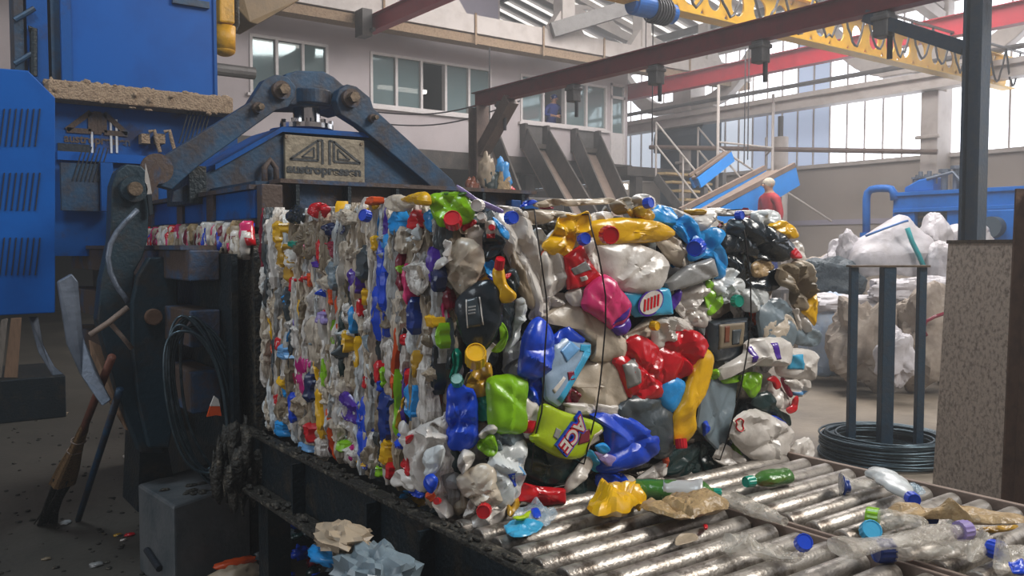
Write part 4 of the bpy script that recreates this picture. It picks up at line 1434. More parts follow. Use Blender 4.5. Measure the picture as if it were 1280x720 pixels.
def cap(t, c, rpx, col, d=None, parent=None, h=.022, ly=3, name='cap', label=None, face=None):
    x, y = px_(t, c)
    f = face or face_of(x)
    O, u, n = FACES[f]
    q = onplane(x, y, O + n * (ly * .012 + .02), n)
    dep = (q - CAM).dot(FW)
    dd = Vector(d).normalized() if d else (n + Vector((0, 0, R.uniform(-.1, .3))) + u * R.uniform(-.25, .25)).normalized()
    o = cap_mb(q - dd * h * .3, dd, rpx * dep / FPX, h).build(name, col, parent or bale)
    if label:
        o['label'] = label
    return o


# ---- backing pieces of the end face (pale, pressed flat, half hidden)
backcol = ['W', 'W', 'C', 'LG', 'T', 'C', 'BE', 'GB', 'W', 'DG', 'K', 'KH']
nb = 0
for i in range(12):
    for j in range(7):
        a = X0 + .06 + (X1 - X0 - .1) * (i + R.uniform(.2, .8)) / 12
        z = ZB + .05 + (ZT - ZB - .1) * (j + R.uniform(.2, .8)) / 7
        r0 = R.uniform(.055, .09)
        k = R.randint(6, 9)
        an = R.uniform(0, 3)
        pts = [(a + math.cos(2 * PI * q / k + an) * r0 * R.uniform(.7, 1.25), z + math.sin(2 * PI * q / k + an) * r0 * R.uniform(.6, 1.1)) for q in range(k)]
        SEED[0] += 1
        pf = Puff(pts, FACES['E'][0], FACES['E'][1], VZ, NE, thick=R.uniform(.02, .035), amp=.013, fr=20, seed=SEED[0], off=R.uniform(-.05, -.02), nn=40, rings=8, tilt=.25)
        pf.mb().build('flattened_bottle', R.choice(backcol), bale, smooth=True, sharp=26)
        nb += 1

# ---- small torn pieces in the gaps
for i in range(96):
    lf = i % 4 == 3
    if lf:
        a, z, f = -R.uniform(Y0 + .02, Y1 - .1), R.uniform(ZB + .03, ZT - .05), 'L'
    else:
        a, z, f = R.uniform(X0 + .05, X1 - .05), R.uniform(ZB + .02, ZT - .02), 'E'
    r0 = R.uniform(.018, .045)
    k = R.randint(4, 6)
    an = R.uniform(0, 3)
    pts = [(a + math.cos(2 * PI * q / k + an) * r0 * R.uniform(.5, 1.4), z + math.sin(2 * PI * q / k + an) * r0 * R.uniform(.6, 1.6)) for q in range(k)]
    SEED[0] += 1
    O, u, n = FACES[f]
    col = R.choice(['W', 'W', 'C', 'T', 'LG', 'W', 'C', 'BE', 'KH', 'GB', 'R', 'B', 'GR', 'Y', 'LB', 'DG', 'O'])
    Puff(pts, O, u, VZ, n, thick=.016, amp=.012, fr=30, seed=SEED[0], off=R.uniform(-.02, .008) if not lf else R.uniform(0, .015), nn=30, rings=7, tilt=.4, sharp=True).mb().build('torn_piece', col, bale, smooth=True, sharp=24)

# ---- end face, piece by piece
I = piece
CN, BG, BT, FM = 'crushed_canister', 'plastic_bag', 'crushed_bottle', 'film_scrap'
I(BT, 'W', 'p', [(625, 272), (634, 261), (652, 268), (664, 282), (672, 318), (684, 365), (689, 386), (672, 392), (657, 360), (643, 330), (630, 305)], .05, 1, .012, 26, label='long white crumpled bottle with a round blue cap')
cap('B', (760, 203), 8.5, 'B', ly=5, face='E')
I(FM, 'K', 'B', [(600, 290), (680, 310), (722, 350), (690, 405), (630, 458), (594, 440)], .02, 0)
b = I(BT, 'W', 'B', [(608, 230), (650, 222), (672, 260), (654, 315), (620, 315), (604, 270)], .03, 3)
patch(b, 'B', [(612, 300), (612, 325), (660, 325), (660, 296)], 'R')
cap('B', (648, 262), 4, 'R', parent=b.ob, ly=4.5, h=.01)
I(BT, 'LB', 'B', [(650, 205), (690, 225), (745, 290), (740, 330), (700, 300)], .02, 2)
cap('B', (566, 128), 8, 'W', ly=3, h=.03)
cap('B', (590, 205), 5.5, 'W', ly=3, h=.03)
I(CN, 'C', 'B', [(345, 500), (380, 380), (470, 335), (560, 370), (592, 470), (555, 560), (520, 625), (450, 655), (390, 590), (358, 560)], .045, 2, .008, label='large dirty cream flattened canister')
I(BG, 'GR', 'B', [(270, 90), (310, 62), (460, 52), (505, 105), (534, 150), (500, 228), (420, 242), (350, 262), (318, 240), (278, 140)], .05, 2, .006, 16, label='shiny lime green pouch at the top corner')
I(BG, 'LL', 'B', [(440, 10), (480, 30), (540, 75), (620, 110), (700, 150), (690, 170), (610, 140), (520, 90), (460, 50)], .015, 2, .003)
I(BG, 'C', 'B', [(10, 90), (60, 65), (130, 90), (150, 130), (90, 165), (30, 150)], .03, 2)
I(BG, 'Y', 'B', [(70, 95), (160, 60), (230, 48), (265, 75), (270, 125), (200, 125), (120, 110)], .025, 3)
d = cap('B', (415, 225), 11.5, 'R', ly=6, name='bottle_end', h=.03, d=(-.6, -.7, .45))
d['label'] = 'red domed bottle end below the lime pouch'
I(BT, 'R', 'B', [(470, 225), (540, 215), (545, 240), (500, 265), (470, 280)], .02, 1)
I(FM, 'GD', 'B', [(330, 60), (350, 50), (470, 45), (480, 62), (400, 70)], .012, 3)
yb_ = I(BT, 'Y', 'B', [(652, 520), (690, 506), (715, 512), (735, 600), (787, 660), (765, 702), (695, 706), (690, 650), (655, 590)], .035, 4, .003, label='small yellow bottle with a red cap')
cap('B', (692, 488), 6.2, 'R', d=(-.2, -.5, .8), parent=yb_.ob, ly=4.5, h=.03)
I(FM, 'DG', 'B', [(740, 560), (780, 510), (820, 560), (830, 640), (790, 640)], .02, 2)
I(FM, 'R', 'B', [(730, 548), (772, 535), (775, 548), (745, 572)], .008, 4)
k = I(CN, 'K', 'p', [(571, 378), (584, 363), (601, 353), (615, 355), (624, 367), (625, 395), (622, 410), (609, 432), (594, 440), (579, 425), (571, 400)], .05, 4, .003, label='black canister with a dark printed panel')
patch(k, 'p', [(583, 374), (597, 371), (603, 407), (584, 410)], 'DG')
for q0_, q1_ in (((582.5, 374), (584.5, 410)), ((599, 371), (604, 406))):
    patch(k, 'p', [q0_, (q0_[0] + 1.4, q0_[1]), (q1_[0] + 1.4, q1_[1]), q1_], 'W', 'printed_line', .003)
for i in range(3):
    patch(k, 'p', [(586, 383 + 4 * i), (595, 381.5 + 4 * i), (595.4, 383.5 + 4 * i), (586.4, 385 + 4 * i)], 'G', 'printed_line', .003)
I(FM, 'K', 'F', [(700, 30), (800, 45), (815, 100), (770, 230), (740, 270), (710, 180)], .03, 2)
I(BT, 'GR', 'F', [(690, 160), (725, 190), (735, 260), (700, 330), (640, 330), (690, 270)], .02, 3)
I(BT, 'T', 'F', [(800, 40), (850, 20), (864, 100), (830, 220), (780, 300), (740, 330), (780, 220)], .03, 2, .012)
I(BT, 'YD', 'F', [(490, 560), (540, 440), (620, 410), (640, 480), (612, 590), (540, 600)], .03, 2, .006)
c = cap('F', (550, 372), 14, 'Y', d=(-.45, -.7, .55), ly=5, h=.05, label='wide yellow screw lid')
I(BT, 'TG', 'F', [(560, 590), (640, 560), (640, 720), (560, 740)], .02, 2)
I(BT, 'GR', 'p', [(614, 480), (622, 473), (640, 470), (655, 473), (660, 480), (657, 505), (656, 535), (640, 540), (616, 535), (613, 505)], .055, 4, .004, label='lime green round bottle stood upright')
I(BG, 'B', 'p', [(561, 486), (574, 483), (592, 494), (595, 530), (594, 553), (580, 563), (561, 558), (558, 520)], .04, 4, .008, label='royal blue crumpled pouch near the corner')
cap('F', (440, 512), 8, 'TG', ly=4, d=(-.5, -.6, .6))
I(CN, 'B', 'G', [(40, 440), (75, 270), (125, 175), (190, 143), (240, 190), (262, 290), (235, 410), (175, 482), (110, 492), (55, 470)], .055, 4, .005, 14, label='bright blue flattened jug')
I(CN, 'B', 'G', [(120, 480), (190, 486), (205, 590), (150, 665), (98, 640), (110, 560)], .03, 3)
I(BT, 'B', 'G', [(255, 245), (340, 183), (445, 262), (432, 285), (350, 258), (275, 330), (225, 455), (190, 470), (200, 380)], .03, 3, .004, sharp=True)
s = I('printed_carton', 'PB', 'G', [(190, 475), (262, 305), (350, 248), (440, 288), (496, 292), (492, 345), (405, 470), (272, 655), (195, 605)], .03, 4, .003, 14, sharp=True, flat=5, label='pale blue printed pack with a cyan edge')
patch(s, 'G', [(430, 292), (496, 296), (490, 345), (420, 330)], 'CY', 'print_panel')
patch(s, 'G', [(455, 330), (488, 348), (285, 640), (255, 615)], 'CY', 'print_edge')
patch(s, 'G', [(290, 330), (360, 270), (420, 320), (330, 400)], 'SK', 'print_panel')
patch(s, 'G', [(325, 455), (365, 450), (370, 500), (330, 505)], 'M', 'print_dot')
patch(s, 'G', [(225, 560), (300, 480), (312, 492), (240, 580)], 'W', 'print_panel')
I(CN, 'C', 'G', [(215, 155), (338, 52), (440, 78), (560, 160), (640, 230), (697, 300), (640, 372), (550, 388), (470, 372), (492, 300), (430, 240), (330, 190)], .045, 2, .006, 14, label='big cream canister with a rim')
I(CN, 'C', 'G', [(488, 392), (560, 388), (640, 385), (692, 520), (682, 620), (560, 690), (430, 705), (395, 560), (350, 540), (430, 440)], .04, 2, .006, 14)
I(BT, 'M', 'G', [(370, 545), (415, 575), (380, 680), (330, 610)], .02, 2)
rb = I(BG, 'R', 'p', [(770, 449), (787, 440), (786, 428), (796, 422), (812, 425), (826, 437), (830, 460), (826, 490), (812, 498), (790, 497), (780, 480), (774, 462)], .045, 4, .010, 22, label='glossy red crumpled bottle, left half of a heart shape')
patch(rb, 'p', [(779, 456), (796, 448), (799, 478), (786, 486)], 'G', 'label')
I(BG, 'R', 'p', [(827, 440), (838, 425), (852, 416), (870, 416), (882, 427), (877, 445), (862, 466), (850, 474), (833, 482), (826, 465)], .045, 4, .010, 22, label='glossy red crumpled bottle, right half of a heart shape')
y = I(BT, 'Y', 'H', [(225, 206), (258, 198), (290, 222), (272, 330), (240, 420), (190, 510), (182, 560), (160, 642), (98, 645), (92, 530), (130, 440), (180, 320), (205, 260)], .05, 5, .005, label='long yellow bottle with a red cap, mouth down')
cap('H', (125, 648), 7.5, 'R', d=(-.1, -.25, -1), parent=y.ob, ly=6, h=.03)
I(BT, 'LB', 'H', [(18, 412), (55, 345), (105, 332), (142, 358), (128, 430), (85, 505), (45, 480)], .04, 4, .003, label='light blue bottle beside the long yellow one')
I(CN, 'DG', 'p', [(776, 512), (792, 498), (815, 496), (836, 506), (845, 525), (842, 562), (824, 572), (796, 550), (779, 535)], .05, 4, .004, label='dark grey see-through canister')
I(FM, 'GB', 'H', [(260, 338), (340, 345), (432, 362), (405, 480), (372, 610), (310, 690), (200, 570), (235, 430)], .02, 3, .004, 9, sharp=True, flat=5, label='large slate grey flat sheet of plastic')
I(FM, 'B', 'H', [(245, 560), (268, 550), (270, 590), (250, 620)], .008, 5)
I(BT, 'GR', 'H', [(440, 325), (480, 305), (528, 315), (524, 385), (492, 428), (452, 385)], .025, 4)
I(BT, 'GR', 'H', [(345, 335), (440, 318), (440, 345), (360, 360)], .02, 3)
I(BT, 'GR', 'H', [(275, 300), (315, 288), (312, 335), (280, 332)], .015, 4)
k = I('printed_carton', 'K', 'H', [(250, 50), (462, 34), (470, 140), (430, 245), (300, 245), (246, 180)], .03, 3, .003, sharp=True, flat=5, label='black box with a dull picture panel')
patch(k, 'H', [(300, 62), (440, 52), (442, 170), (302, 186)], 'KH')
patch(k, 'H', [(330, 70), (355, 68), (360, 150), (332, 152)], 'BR', 'print_panel', .004)
patch(k, 'H', [(375, 90), (420, 85), (420, 160), (378, 164)], 'DG', 'print_panel', .004)
w = I(CN, 'W', 'H', [(470, 150), (560, 133), (630, 140), (668, 190), (645, 262), (560, 272), (480, 270), (400, 310), (362, 342), (345, 292), (400, 250), (455, 205)], .05, 5, .005, label='white jug with two purple stripes')
patch(w, 'H', [(476, 178), (498, 174), (500, 252), (480, 254)], 'PU', 'stripe')
patch(w, 'H', [(572, 156), (600, 152), (606, 232), (582, 236)], 'PU', 'stripe')
w = I(BT, 'W', 'H', [(650, 192), (780, 198), (795, 260), (790, 332), (735, 342), (640, 318), (625, 262)], .045, 4, .004, label='white bottle with a light blue label')
patch(w, 'H', [(668, 214), (730, 210), (728, 286), (662, 286)], 'CY')
w = I(BT, 'W', 'H', [(655, 345), (720, 335), (770, 342), (766, 400), (730, 424), (690, 405)], .035, 4)
patch(w, 'H', [(695, 402), (766, 396), (760, 412), (705, 420)], 'SK')
I(FM, 'R', 'H', [(700, 432), (720, 428), (718, 490), (682, 508), (662, 488), (690, 468)], .01, 5, .003)
I(FM, 'M', 'H', [(640, 340), (662, 342), (690, 415), (672, 420)], .01, 4, .003)
I(BT, 'W', 'H', [(572, 362), (625, 352), (672, 440), (662, 482), (585, 465)], .03, 3)
I(FM, 'R', 'H', [(570, 340), (605, 322), (632, 370), (610, 388), (598, 358)], .012, 5, .003)
I(FM, 'GK', 'H', [(488, 440), (570, 402), (605, 480), (682, 520), (692, 572), (600, 525), (500, 490)], .03, 3)
I(FM, 'B', 'H', [(590, 520), (640, 535), (665, 565), (610, 550)], .012, 5)
w = I(CN, 'W', 'p', [(911, 542), (920, 521), (940, 514), (960, 519), (993, 537), (991, 560), (984, 581), (965, 584), (948, 578), (928, 562)], .06, 5, .006, label='big white jug with a red ring at the lower right')
ring = []
x_, y_ = px_('H', (410, 562))
q = onplane(x_, y_, FACES['E'][0] + NE * .12, NE)
for i in range(20):
    a = 2 * PI * i / 20
    ring.append(q + Vector((.018 * math.cos(a), -.0, .022 * math.sin(a))))
lr = w.patch([loc_of(w, 'H', (388, 540)), loc_of(w, 'H', (430, 530)), loc_of(w, 'H', (436, 590)), loc_of(w, 'H', (392, 596))], lift=.001).build('label', 'C', w.ob, smooth=True)
mb = MB()
for i in range(20):
    a0, a1 = 2 * PI * i / 20, 2 * PI * (i + 1) / 20
    cx_, cy_ = loc_of(w, 'H', (412, 563))
    pts = []
    for a in (a0, a1):
        x_, z_ = cx_ + .017 * math.cos(a), cy_ + .021 * math.sin(a)
        pts.append(w.W(x_, z_, w.h(x_, z_) + .004))
    mb.tube(pts, .0025, 5)
mb.build('printed_ring', 'R', w.ob)
w = I(BT, 'W', 'L', [(770, 62), (810, 38), (850, 36), (864, 80), (856, 140), (862, 205), (822, 244), (770, 232), (715, 225), (738, 150)], .04, 4, .012, label='white crumpled bottle with a small red mark at the right foot')
patch(w, 'L', [(766, 140), (790, 145), (815, 165), (800, 185)], 'R', 'printed_mark')
I(FM, 'W', 'L', [(385, 130), (422, 62), (500, 110), (562, 150), (594, 190), (540, 208), (430, 172)], .03, 4, .012, label='dirty white funnel shaped scrap')
I(BG, 'LB', 'D', [(0, 125), (60, 112), (150, 150), (205, 205), (208, 295), (150, 288), (90, 215), (-10, 185)], .035, 3, .010, label='glossy light blue bag at the top')
cap('p', (809, 254), 7, 'B', ly=4)
I(FM, 'W', 'D', [(-70, 85), (0, 90), (90, 120), (160, 150), (200, 180), (120, 175), (20, 130), (-60, 130)], .02, 2, .012)
I(BG, 'LB', 'D', [(215, 245), (290, 222), (345, 240), (310, 290), (350, 330), (362, 430), (310, 472), (290, 385), (240, 372), (185, 385), (180, 330)], .04, 4, .006, label='light blue jug with a dark blue cap')
k = cap('D', (205, 315), 11, 'B', d=(-.9, -.4, -.2), ly=6, h=.04)
I(BT, 'C', 'D', [(0, 272), (80, 263), (150, 300), (182, 370), (160, 412), (100, 405), (45, 350)], .04, 3, .008)
I(BT, 'YD', 'p', [(795, 262), (808, 258), (818, 268), (812, 278), (800, 272)], .02, 3)
I(BT, 'W', 'D', [(200, 182), (250, 150), (300, 138), (325, 178), (300, 228), (225, 245)], .035, 3, .012)
I(BT, 'T', 'D', [(495, 145), (560, 130), (608, 140), (622, 190), (560, 212), (500, 205)], .04, 2, .008, label='pale round jar at the top right')
cap('D', (412, 157), 6, 'B', ly=4)
I(BG, 'K', 'D', [(430, 180), (500, 185), (580, 220), (660, 270), (692, 330), (650, 382), (560, 375), (450, 340), (425, 250)], .05, 4, .014, 16, label='glossy black crumpled bag at the upper right')
I(BG, 'K', 'D', [(318, 292), (350, 248), (430, 278), (448, 380), (472, 492), (425, 478), (370, 400)], .035, 4, .014, 16)
I(BG, 'DG', 'D', [(368, 188), (420, 183), (432, 272), (368, 252)], .025, 4, .01)
I(BT, 'tan', 'D', [(488, 402), (550, 383), (604, 410), (580, 452), (500, 464)], .025, 3, .008)
I(FM, 'K', 'D', [(470, 482), (620, 428), (634, 512), (560, 534)], .02, 3)
I(BG, 'KH', 'D', [(608, 430), (720, 398), (784, 470), (782, 560), (750, 624), (690, 602), (692, 540), (620, 500)], .05, 4, .018, 22, label='khaki crumpled film at the right edge')
I(BT, 'C', 'D', [(690, 392), (755, 392), (794, 450), (772, 505), (700, 442)], .04, 4, .006)
I(FM, 'Y', 'D', [(578, 216), (640, 183), (692, 210), (712, 262), (660, 268)], .03, 4, .006, label='yellow scrap on the upper right edge')
I(FM, 'Y', 'D', [(772, 570), (800, 543), (818, 590), (797, 650), (792, 704), (765, 665), (738, 636)], .025, 4, .006)
I(BT, 'W', 'D', [(680, 310), (735, 290), (755, 370), (740, 400), (690, 375)], .03, 3)
I(FM, 'R', 'D', [(678, 332), (710, 322), (738, 368), (690, 368)], .012, 5, .003)
I(CN, 'GB', 'D', [(515, 650), (560, 592), (640, 583), (692, 650), (705, 740), (660, 830), (560, 830), (520, 740)], .05, 3, .006, label='round slate grey canister')
I(CN, 'C', 'H', [(545, 60), (600, 5), (690, 30), (705, 125), (560, 132)], .035, 4, .008)
I(BT, 'W', 'D', [(705, 640), (740, 630), (785, 700), (780, 735), (735, 735)], .025, 4, .01)
I(BT, 'GB', 'H', [(690, 90), (820, 95), (825, 165), (710, 160)], .03, 3, .006)
I(BT, 'T', 'D', [(298, 492), (380, 422), (442, 480), (436, 552), (350, 592)], .03, 4, .012)
I(BT, 'GR', 'D', [(260, 505), (290, 488), (348, 590), (268, 652)], .02, 4)
cap('D', (402, 585), 8, 'TG', ly=5)
I(CN, 'G', 'D', [(65, 495), (150, 418), (282, 373), (304, 460), (200, 502), (80, 538)], .035, 5, .003, 14, sharp=True, flat=4, label='flat grey bottle lying diagonally')
I(BG, 'W', 'D', [(108, 602), (160, 538), (262, 500), (275, 600), (262, 705), (180, 692)], .035, 3, .016)
I(CN, 'T', 'D', [(440, 540), (540, 520), (560, 590), (500, 640), (445, 620)], .03, 2, .008)
I(BT, 'PU', 'D', [(68, 602), (122, 528), (128, 582), (88, 636)], .02, 4)
b = I('printed_carton', 'CY', 'p', [(778, 366), (836, 360), (838, 392), (797, 396), (789, 384)], .03, 4, .003, sharp=True, flat=5, label='cyan pack with a white oval emblem marked in red')
for (rx, rz, col, lf) in ((.054, .040, 'PU', .003), (.048, .034, 'W', .0045)):
    cx_, cy_ = loc_of(b, 'p', (812, 378))
    pts = [(cx_ + rx * math.cos(2 * PI * i / 24), cy_ + rz * math.sin(2 * PI * i / 24) + .2 * rx * math.cos(2 * PI * i / 24)) for i in range(24)]
    o = b.thick * .95 + b.off
    MB().prism([b.W(x, z, o + lf) for x, z in pts], NE * .001).build('emblem', col, b.ob)
mb = MB()
for i in range(5):
    x = cx_ - .03 + .014 * i
    mb.prism([b.W(x + dx, cy_ + dz + .25 * (x - cx_), b.thick * .95 + b.off + .006) for dx, dz in ((-.004, -.018), (.004, -.018), (.007, .018), (-.001, .018))], NE * .001)
mb.build('emblem_mark', 'R', b.ob)
I(BG, 'W', 'H', [(0, 52), (80, 30), (150, 40), (205, 90), (130, 102), (35, 182), (-10, 160)], .03, 3, .014)
cap('p', (817, 407), 6, 'Y', ly=4)
I(FM, 'YD', 'C', [(700, 165), (740, 138), (790, 150), (795, 190), (740, 200)], .02, 3)
I(BG, 'Y', 'C', [(215, 372), (270, 300), (312, 200), (400, 188), (458, 172), (476, 215), (466, 280), (400, 292), (396, 350), (330, 442)], .03, 3, .012, label='crumpled yellow bag at the top')
I(BT, 'Y', 'p', [(737, 284), (746, 278), (757, 275), (786, 273), (820, 278), (839, 291), (822, 301), (786, 304), (757, 306), (742, 300)], .045, 3, .004, label='long yellow bottle lying across, red cap towards us')
cap('C', (578, 305), 12, 'R', d=(-.35, -1, -.1), ly=6.5, h=.03)
w = I(BT, 'W', 'C', [(440, 372), (470, 340), (502, 345), (545, 560), (500, 545), (460, 450)], .03, 3, .006)
cap('C', (428, 332), 8, 'B', parent=w.ob, ly=5)
r = I('printed_carton', 'R', 'C', [(330, 440), (420, 373), (480, 490), (535, 550), (440, 615), (358, 632), (345, 550)], .03, 4, .004, sharp=True, flat=5, label='red pack with a grey panel')
patch(r, 'C', [(357, 512), (440, 460), (466, 512), (382, 548)], 'G', 'print_panel')
patch(r, 'C', [(410, 560), (440, 548), (452, 572), (420, 586)], 'W', 'print_dot')
I(CN, 'W', 'C', [(528, 400), (570, 362), (690, 343), (800, 380), (885, 420), (915, 500), (880, 610), (800, 655), (720, 650), (600, 600), (555, 520)], .06, 3, .006, 14, label='big white flattened canister')
I(CN, 'W', 'C', [(195, 425), (250, 400), (352, 490), (335, 595), (262, 672), (205, 690), (190, 560)], .035, 2, .006, 14)
p = I(CN, 'P', 'p', [(731, 384), (733, 370), (737, 360), (747, 350), (758, 345), (770, 354), (782, 370), (789, 382), (784, 398), (768, 410), (757, 402), (742, 392)], .055, 5, .004, label='pink jug with a purple foot')
patch(p, 'p', [(768, 408), (785, 397), (788, 384), (778, 394)], 'PU', 'foot')
I(BT, 'PU', 'G', [(610, 192), (655, 165), (700, 130), (718, 180), (692, 226), (650, 236)], .03, 5, .003)
I(BT, 'W', 'C', [(340, 660), (420, 620), (460, 640), (440, 720), (380, 730)], .03, 3)
I(BG, 'KH', 'C', [(30, 400), (100, 600), (140, 720), (100, 730), (20, 560)], .02, 2)
I(CN, 'W', 'G', [(190, 0), (330, -10), (335, 30), (210, 150), (120, 120)], .03, 1, .012)
I(CN, 'C', 'G', [(700, 230), (820, 140), (864, 170), (864, 260), (790, 255), (720, 280)], .03, 2, .008)
# top fringe
for t, pts, col, th in (('C', [(150, 120), (250, 90), (330, 95), (320, 120), (200, 140)], 'BE', .02), ('C', [(320, 95), (470, 90), (600, 85), (610, 115), (470, 125), (340, 130)], 'C', .025), ('C', [(30, 165), (160, 155), (300, 165), (420, 195), (290, 210), (200, 235), (110, 235)], 'C', .03), ('C', [(470, 190), (560, 165), (620, 180), (600, 215), (480, 235)], 'W', .03),
                         ('C', [(600, 120), (700, 80), (740, 110), (720, 160), (640, 180)], 'KH', .03), ('C', [(730, 90), (790, 60), (860, 90), (850, 150), (780, 140)], 'W', .03), ('C', [(90, 110), (140, 95), (150, 118), (70, 135)], 'B', .012), ('C', [(190, 135), (260, 138), (255, 150), (190, 150)], 'M', .01),
                         ('D', [(220, 145), (300, 120), (420, 130), (500, 135), (480, 155), (350, 160)], 'W', .02), ('D', [(150, 130), (240, 125), (245, 150), (180, 155)], 'YD', .02), ('B', [(690, 130), (800, 140), (864, 170), (864, 210), (780, 160)], 'W', .02)):
    I(FM, col, t, pts, th, 1, .008)
# lower third of the end face
a = I('printed_carton', 'YG', 'p', [(678, 507), (700, 514), (722, 521), (745, 528), (757, 538), (744, 549), (731, 571), (703, 571), (665, 549), (671, 538)], .035, 5, .002, 10, flat=6, label='lime yellow detergent pack with ACE lettering')
patch(a, 'K', [(497, 135), (540, 108), (552, 170), (466, 222)], 'C', 'print_panel')
patch(a, 'K', [(425, 120), (470, 105), (470, 170), (412, 185)], 'M', 'print_panel')
patch(a, 'K', [(290, 95), (318, 110), (300, 155), (275, 140)], 'G', 'print_panel')
q0_, q1_ = loc_of(a, 'K', (322, 178)), loc_of(a, 'K', (398, 72))
for off_, col, lf, ex in ((.020, 'BD', .001, .005), (.011, 'R', .006, .001), (.003, 'W', .0075, .001)):
    vs, fs = text_mesh('ACE', .07, ex, offset=off_ * .55)
    # the word runs along the pack from upper right to lower left
    ang = math.atan2(q0_[1] - q1_[1], q0_[0] - q1_[0])
    ux, uz = math.cos(ang), math.sin(ang)
    Lw = math.hypot(q0_[0] - q1_[0], q0_[1] - q1_[1])
    mx_, mz_ = loc_of(a, 'K', (366, 128))
    base = max(a.h(mx_ + dx, mz_ + dz) for dx in (-.03, 0, .03) for dz in (-.05, -.03, 0, .03, .05))
    MB().add([a.W(mx_ + (v.x * ux - v.y * uz) * .78, mz_ + (v.x * uz + v.y * ux) * .78, base + lf + v.z) for v in vs], fs).build('lettering', {'BD': 'B', 'R': 'R', 'W': 'W'}[col], a.ob)
I(CN, 'B', 'K', [(500, 48), (620, 33), (720, 70), (792, 112), (812, 180), (782, 240), (690, 292), (560, 322), (520, 290), (560, 220), (552, 120)], .06, 4, .005, 12, label='large royal blue flattened jug')
I(BT, 'CY', 'K', [(458, 232), (500, 222), (525, 312), (490, 312)], .02, 3)
I(BT, 'LB', 'K', [(508, 195), (550, 178), (578, 215), (540, 232)], .015, 6, .002)
I(FM, 'LL', 'K', [(508, 225), (590, 240), (626, 265), (572, 292)], .012, 6, .003)
I(BT, 'W', 'K', [(363, 375), (420, 300), (468, 250), (490, 288), (442, 360), (362, 420)], .03, 4, .005, label='white paddle shaped piece below the lime yellow pack')
I(CN, 'GK', 'K', [(172, 195), (280, 205), (400, 250), (420, 300), (360, 370), (200, 370), (150, 300)], .03, 1)  # this and the next: dark pieces standing in for shaded gaps
I(CN, 'GK', 'K', [(360, 420), (450, 350), (530, 400), (520, 480), (400, 520), (350, 480)], .03, 1)
I('crushed_tray', 'R', 'K', [(108, 465), (150, 378), (220, 398), (352, 408), (357, 482), (250, 492), (160, 472)], .03, 4, .005, sharp=True, label='dark red tray at the foot of the bale')
I(FM, 'B', 'K', [(520, 338), (640, 332), (652, 400), (540, 412)], .02, 3, .008)
I(BT, 'C', 'K', [(640, 340), (690, 345), (700, 380), (650, 390)], .02, 3)
I(BT, 'W', 'K', [(720, 350), (840, 270), (864, 290), (850, 340), (760, 360)], .025, 3, .008)
I(FM, 'O', 'K', [(850, 260), (868, 225), (872, 285), (858, 300)], .01, 4, .003)
I(BT, 'GK', 'L', [(130, 120), (320, 60), (340, 200), (200, 230), (120, 200)], .03, 1)  # two more dark fillers, gap shade put into their colour
I(CN, 'GK', 'L', [(320, 60), (400, 90), (390, 190), (330, 190)], .02, 2)
I(CN, 'C', 'J', [(440, 430), (500, 380), (580, 350), (660, 370), (668, 470), (702, 560), (640, 590), (570, 580), (480, 530)], .05, 4, .014, 20, label='creased cream canister at the lower corner')
c = I(CN, 'W', 'J', [(508, 692), (560, 640), (640, 625), (705, 630), (728, 600), (700, 690), (640, 715), (560, 716)], .045, 4, .010, label='crushed white canister with a red cap at the lower corner')
cap('J', (602, 615), 9.5, 'R', d=(-.7, -.75, .1), parent=c.ob, ly=7, h=.028)
I(BT, 'W', 'J', [(443, 302), (480, 253), (536, 280), (522, 340), (472, 397), (446, 360)], .04, 4, .010)
t = I(CN, 'T', 'J', [(650, 300), (780, 228), (862, 205), (852, 330), (832, 480), (772, 570), (715, 604), (658, 545), (640, 420)], .06, 4, .012, 18, label='large clear crumpled bottle with a blue label')
patch(t, 'J', [(742, 400), (764, 382), (798, 450), (776, 472)], 'B')
patch(t, 'J', [(812, 345), (835, 335), (830, 395), (808, 400)], 'SK')
I(BT, 'GB', 'J', [(690, 140), (840, 140), (850, 215), (780, 235), (700, 270), (665, 200)], .03, 3, .012)
I(BT, 'GR', 'J', [(570, 200), (650, 168), (672, 270), (622, 292), (560, 240)], .03, 3)
I(BT, 'W', 'J', [(575, 150), (650, 90), (680, 130), (640, 170), (580, 185)], .03, 3, .01)
I(CN, 'GK', 'J', [(328, 258), (440, 255), (455, 400), (440, 520), (338, 505)], .03, 2, label='dark green black canister near the corner')
I(BT, 'KH', 'J', [(400, 560), (458, 518), (505, 580), (450, 645), (410, 620)], .03, 3)
I(BT, 'W', 'J', [(475, 650), (510, 560), (550, 590), (540, 640), (490, 690)], .03, 3, .01)
w = I(BT, 'W', 'J', [(120, 240), (170, 140), (240, 110), (262, 200), (225, 330), (222, 500), (150, 430)], .04, 3, .012, 24)
I(BT, 'W', 'J', [(180, 150), (270, 90), (380, 60), (380, 230), (300, 250), (240, 180)], .035, 3, .014, 24)
I(BT, 'T', 'J', [(248, 258), (322, 238), (312, 340), (270, 420), (245, 380)], .035, 4, .006)
I(BT, 'C', 'J', [(270, 420), (320, 300), (330, 480), (350, 560), (290, 560)], .03, 3)
I(BT, 'B', 'J', [(232, 430), (262, 398), (292, 440), (272, 512), (240, 480)], .02, 5, .003)
I(FM, 'O', 'J', [(240, 512), (272, 512), (268, 565), (246, 552)], .015, 4)
w = I(BT, 'W', 'J', [(290, 565), (340, 540), (385, 565), (410, 645), (340, 662), (318, 620)], .035, 4, .006)
cap('J', (322, 558), 4.6, 'R', parent=w.ob, ly=6, h=.016)
I(BT, 'W', 'J', [(35, 432), (70, 378), (110, 385), (152, 460), (145, 505), (100, 470), (55, 475)], .03, 4, .006)
I(FM, 'R', 'J', [(80, 340), (110, 290), (122, 350), (132, 410), (95, 370)], .015, 4)
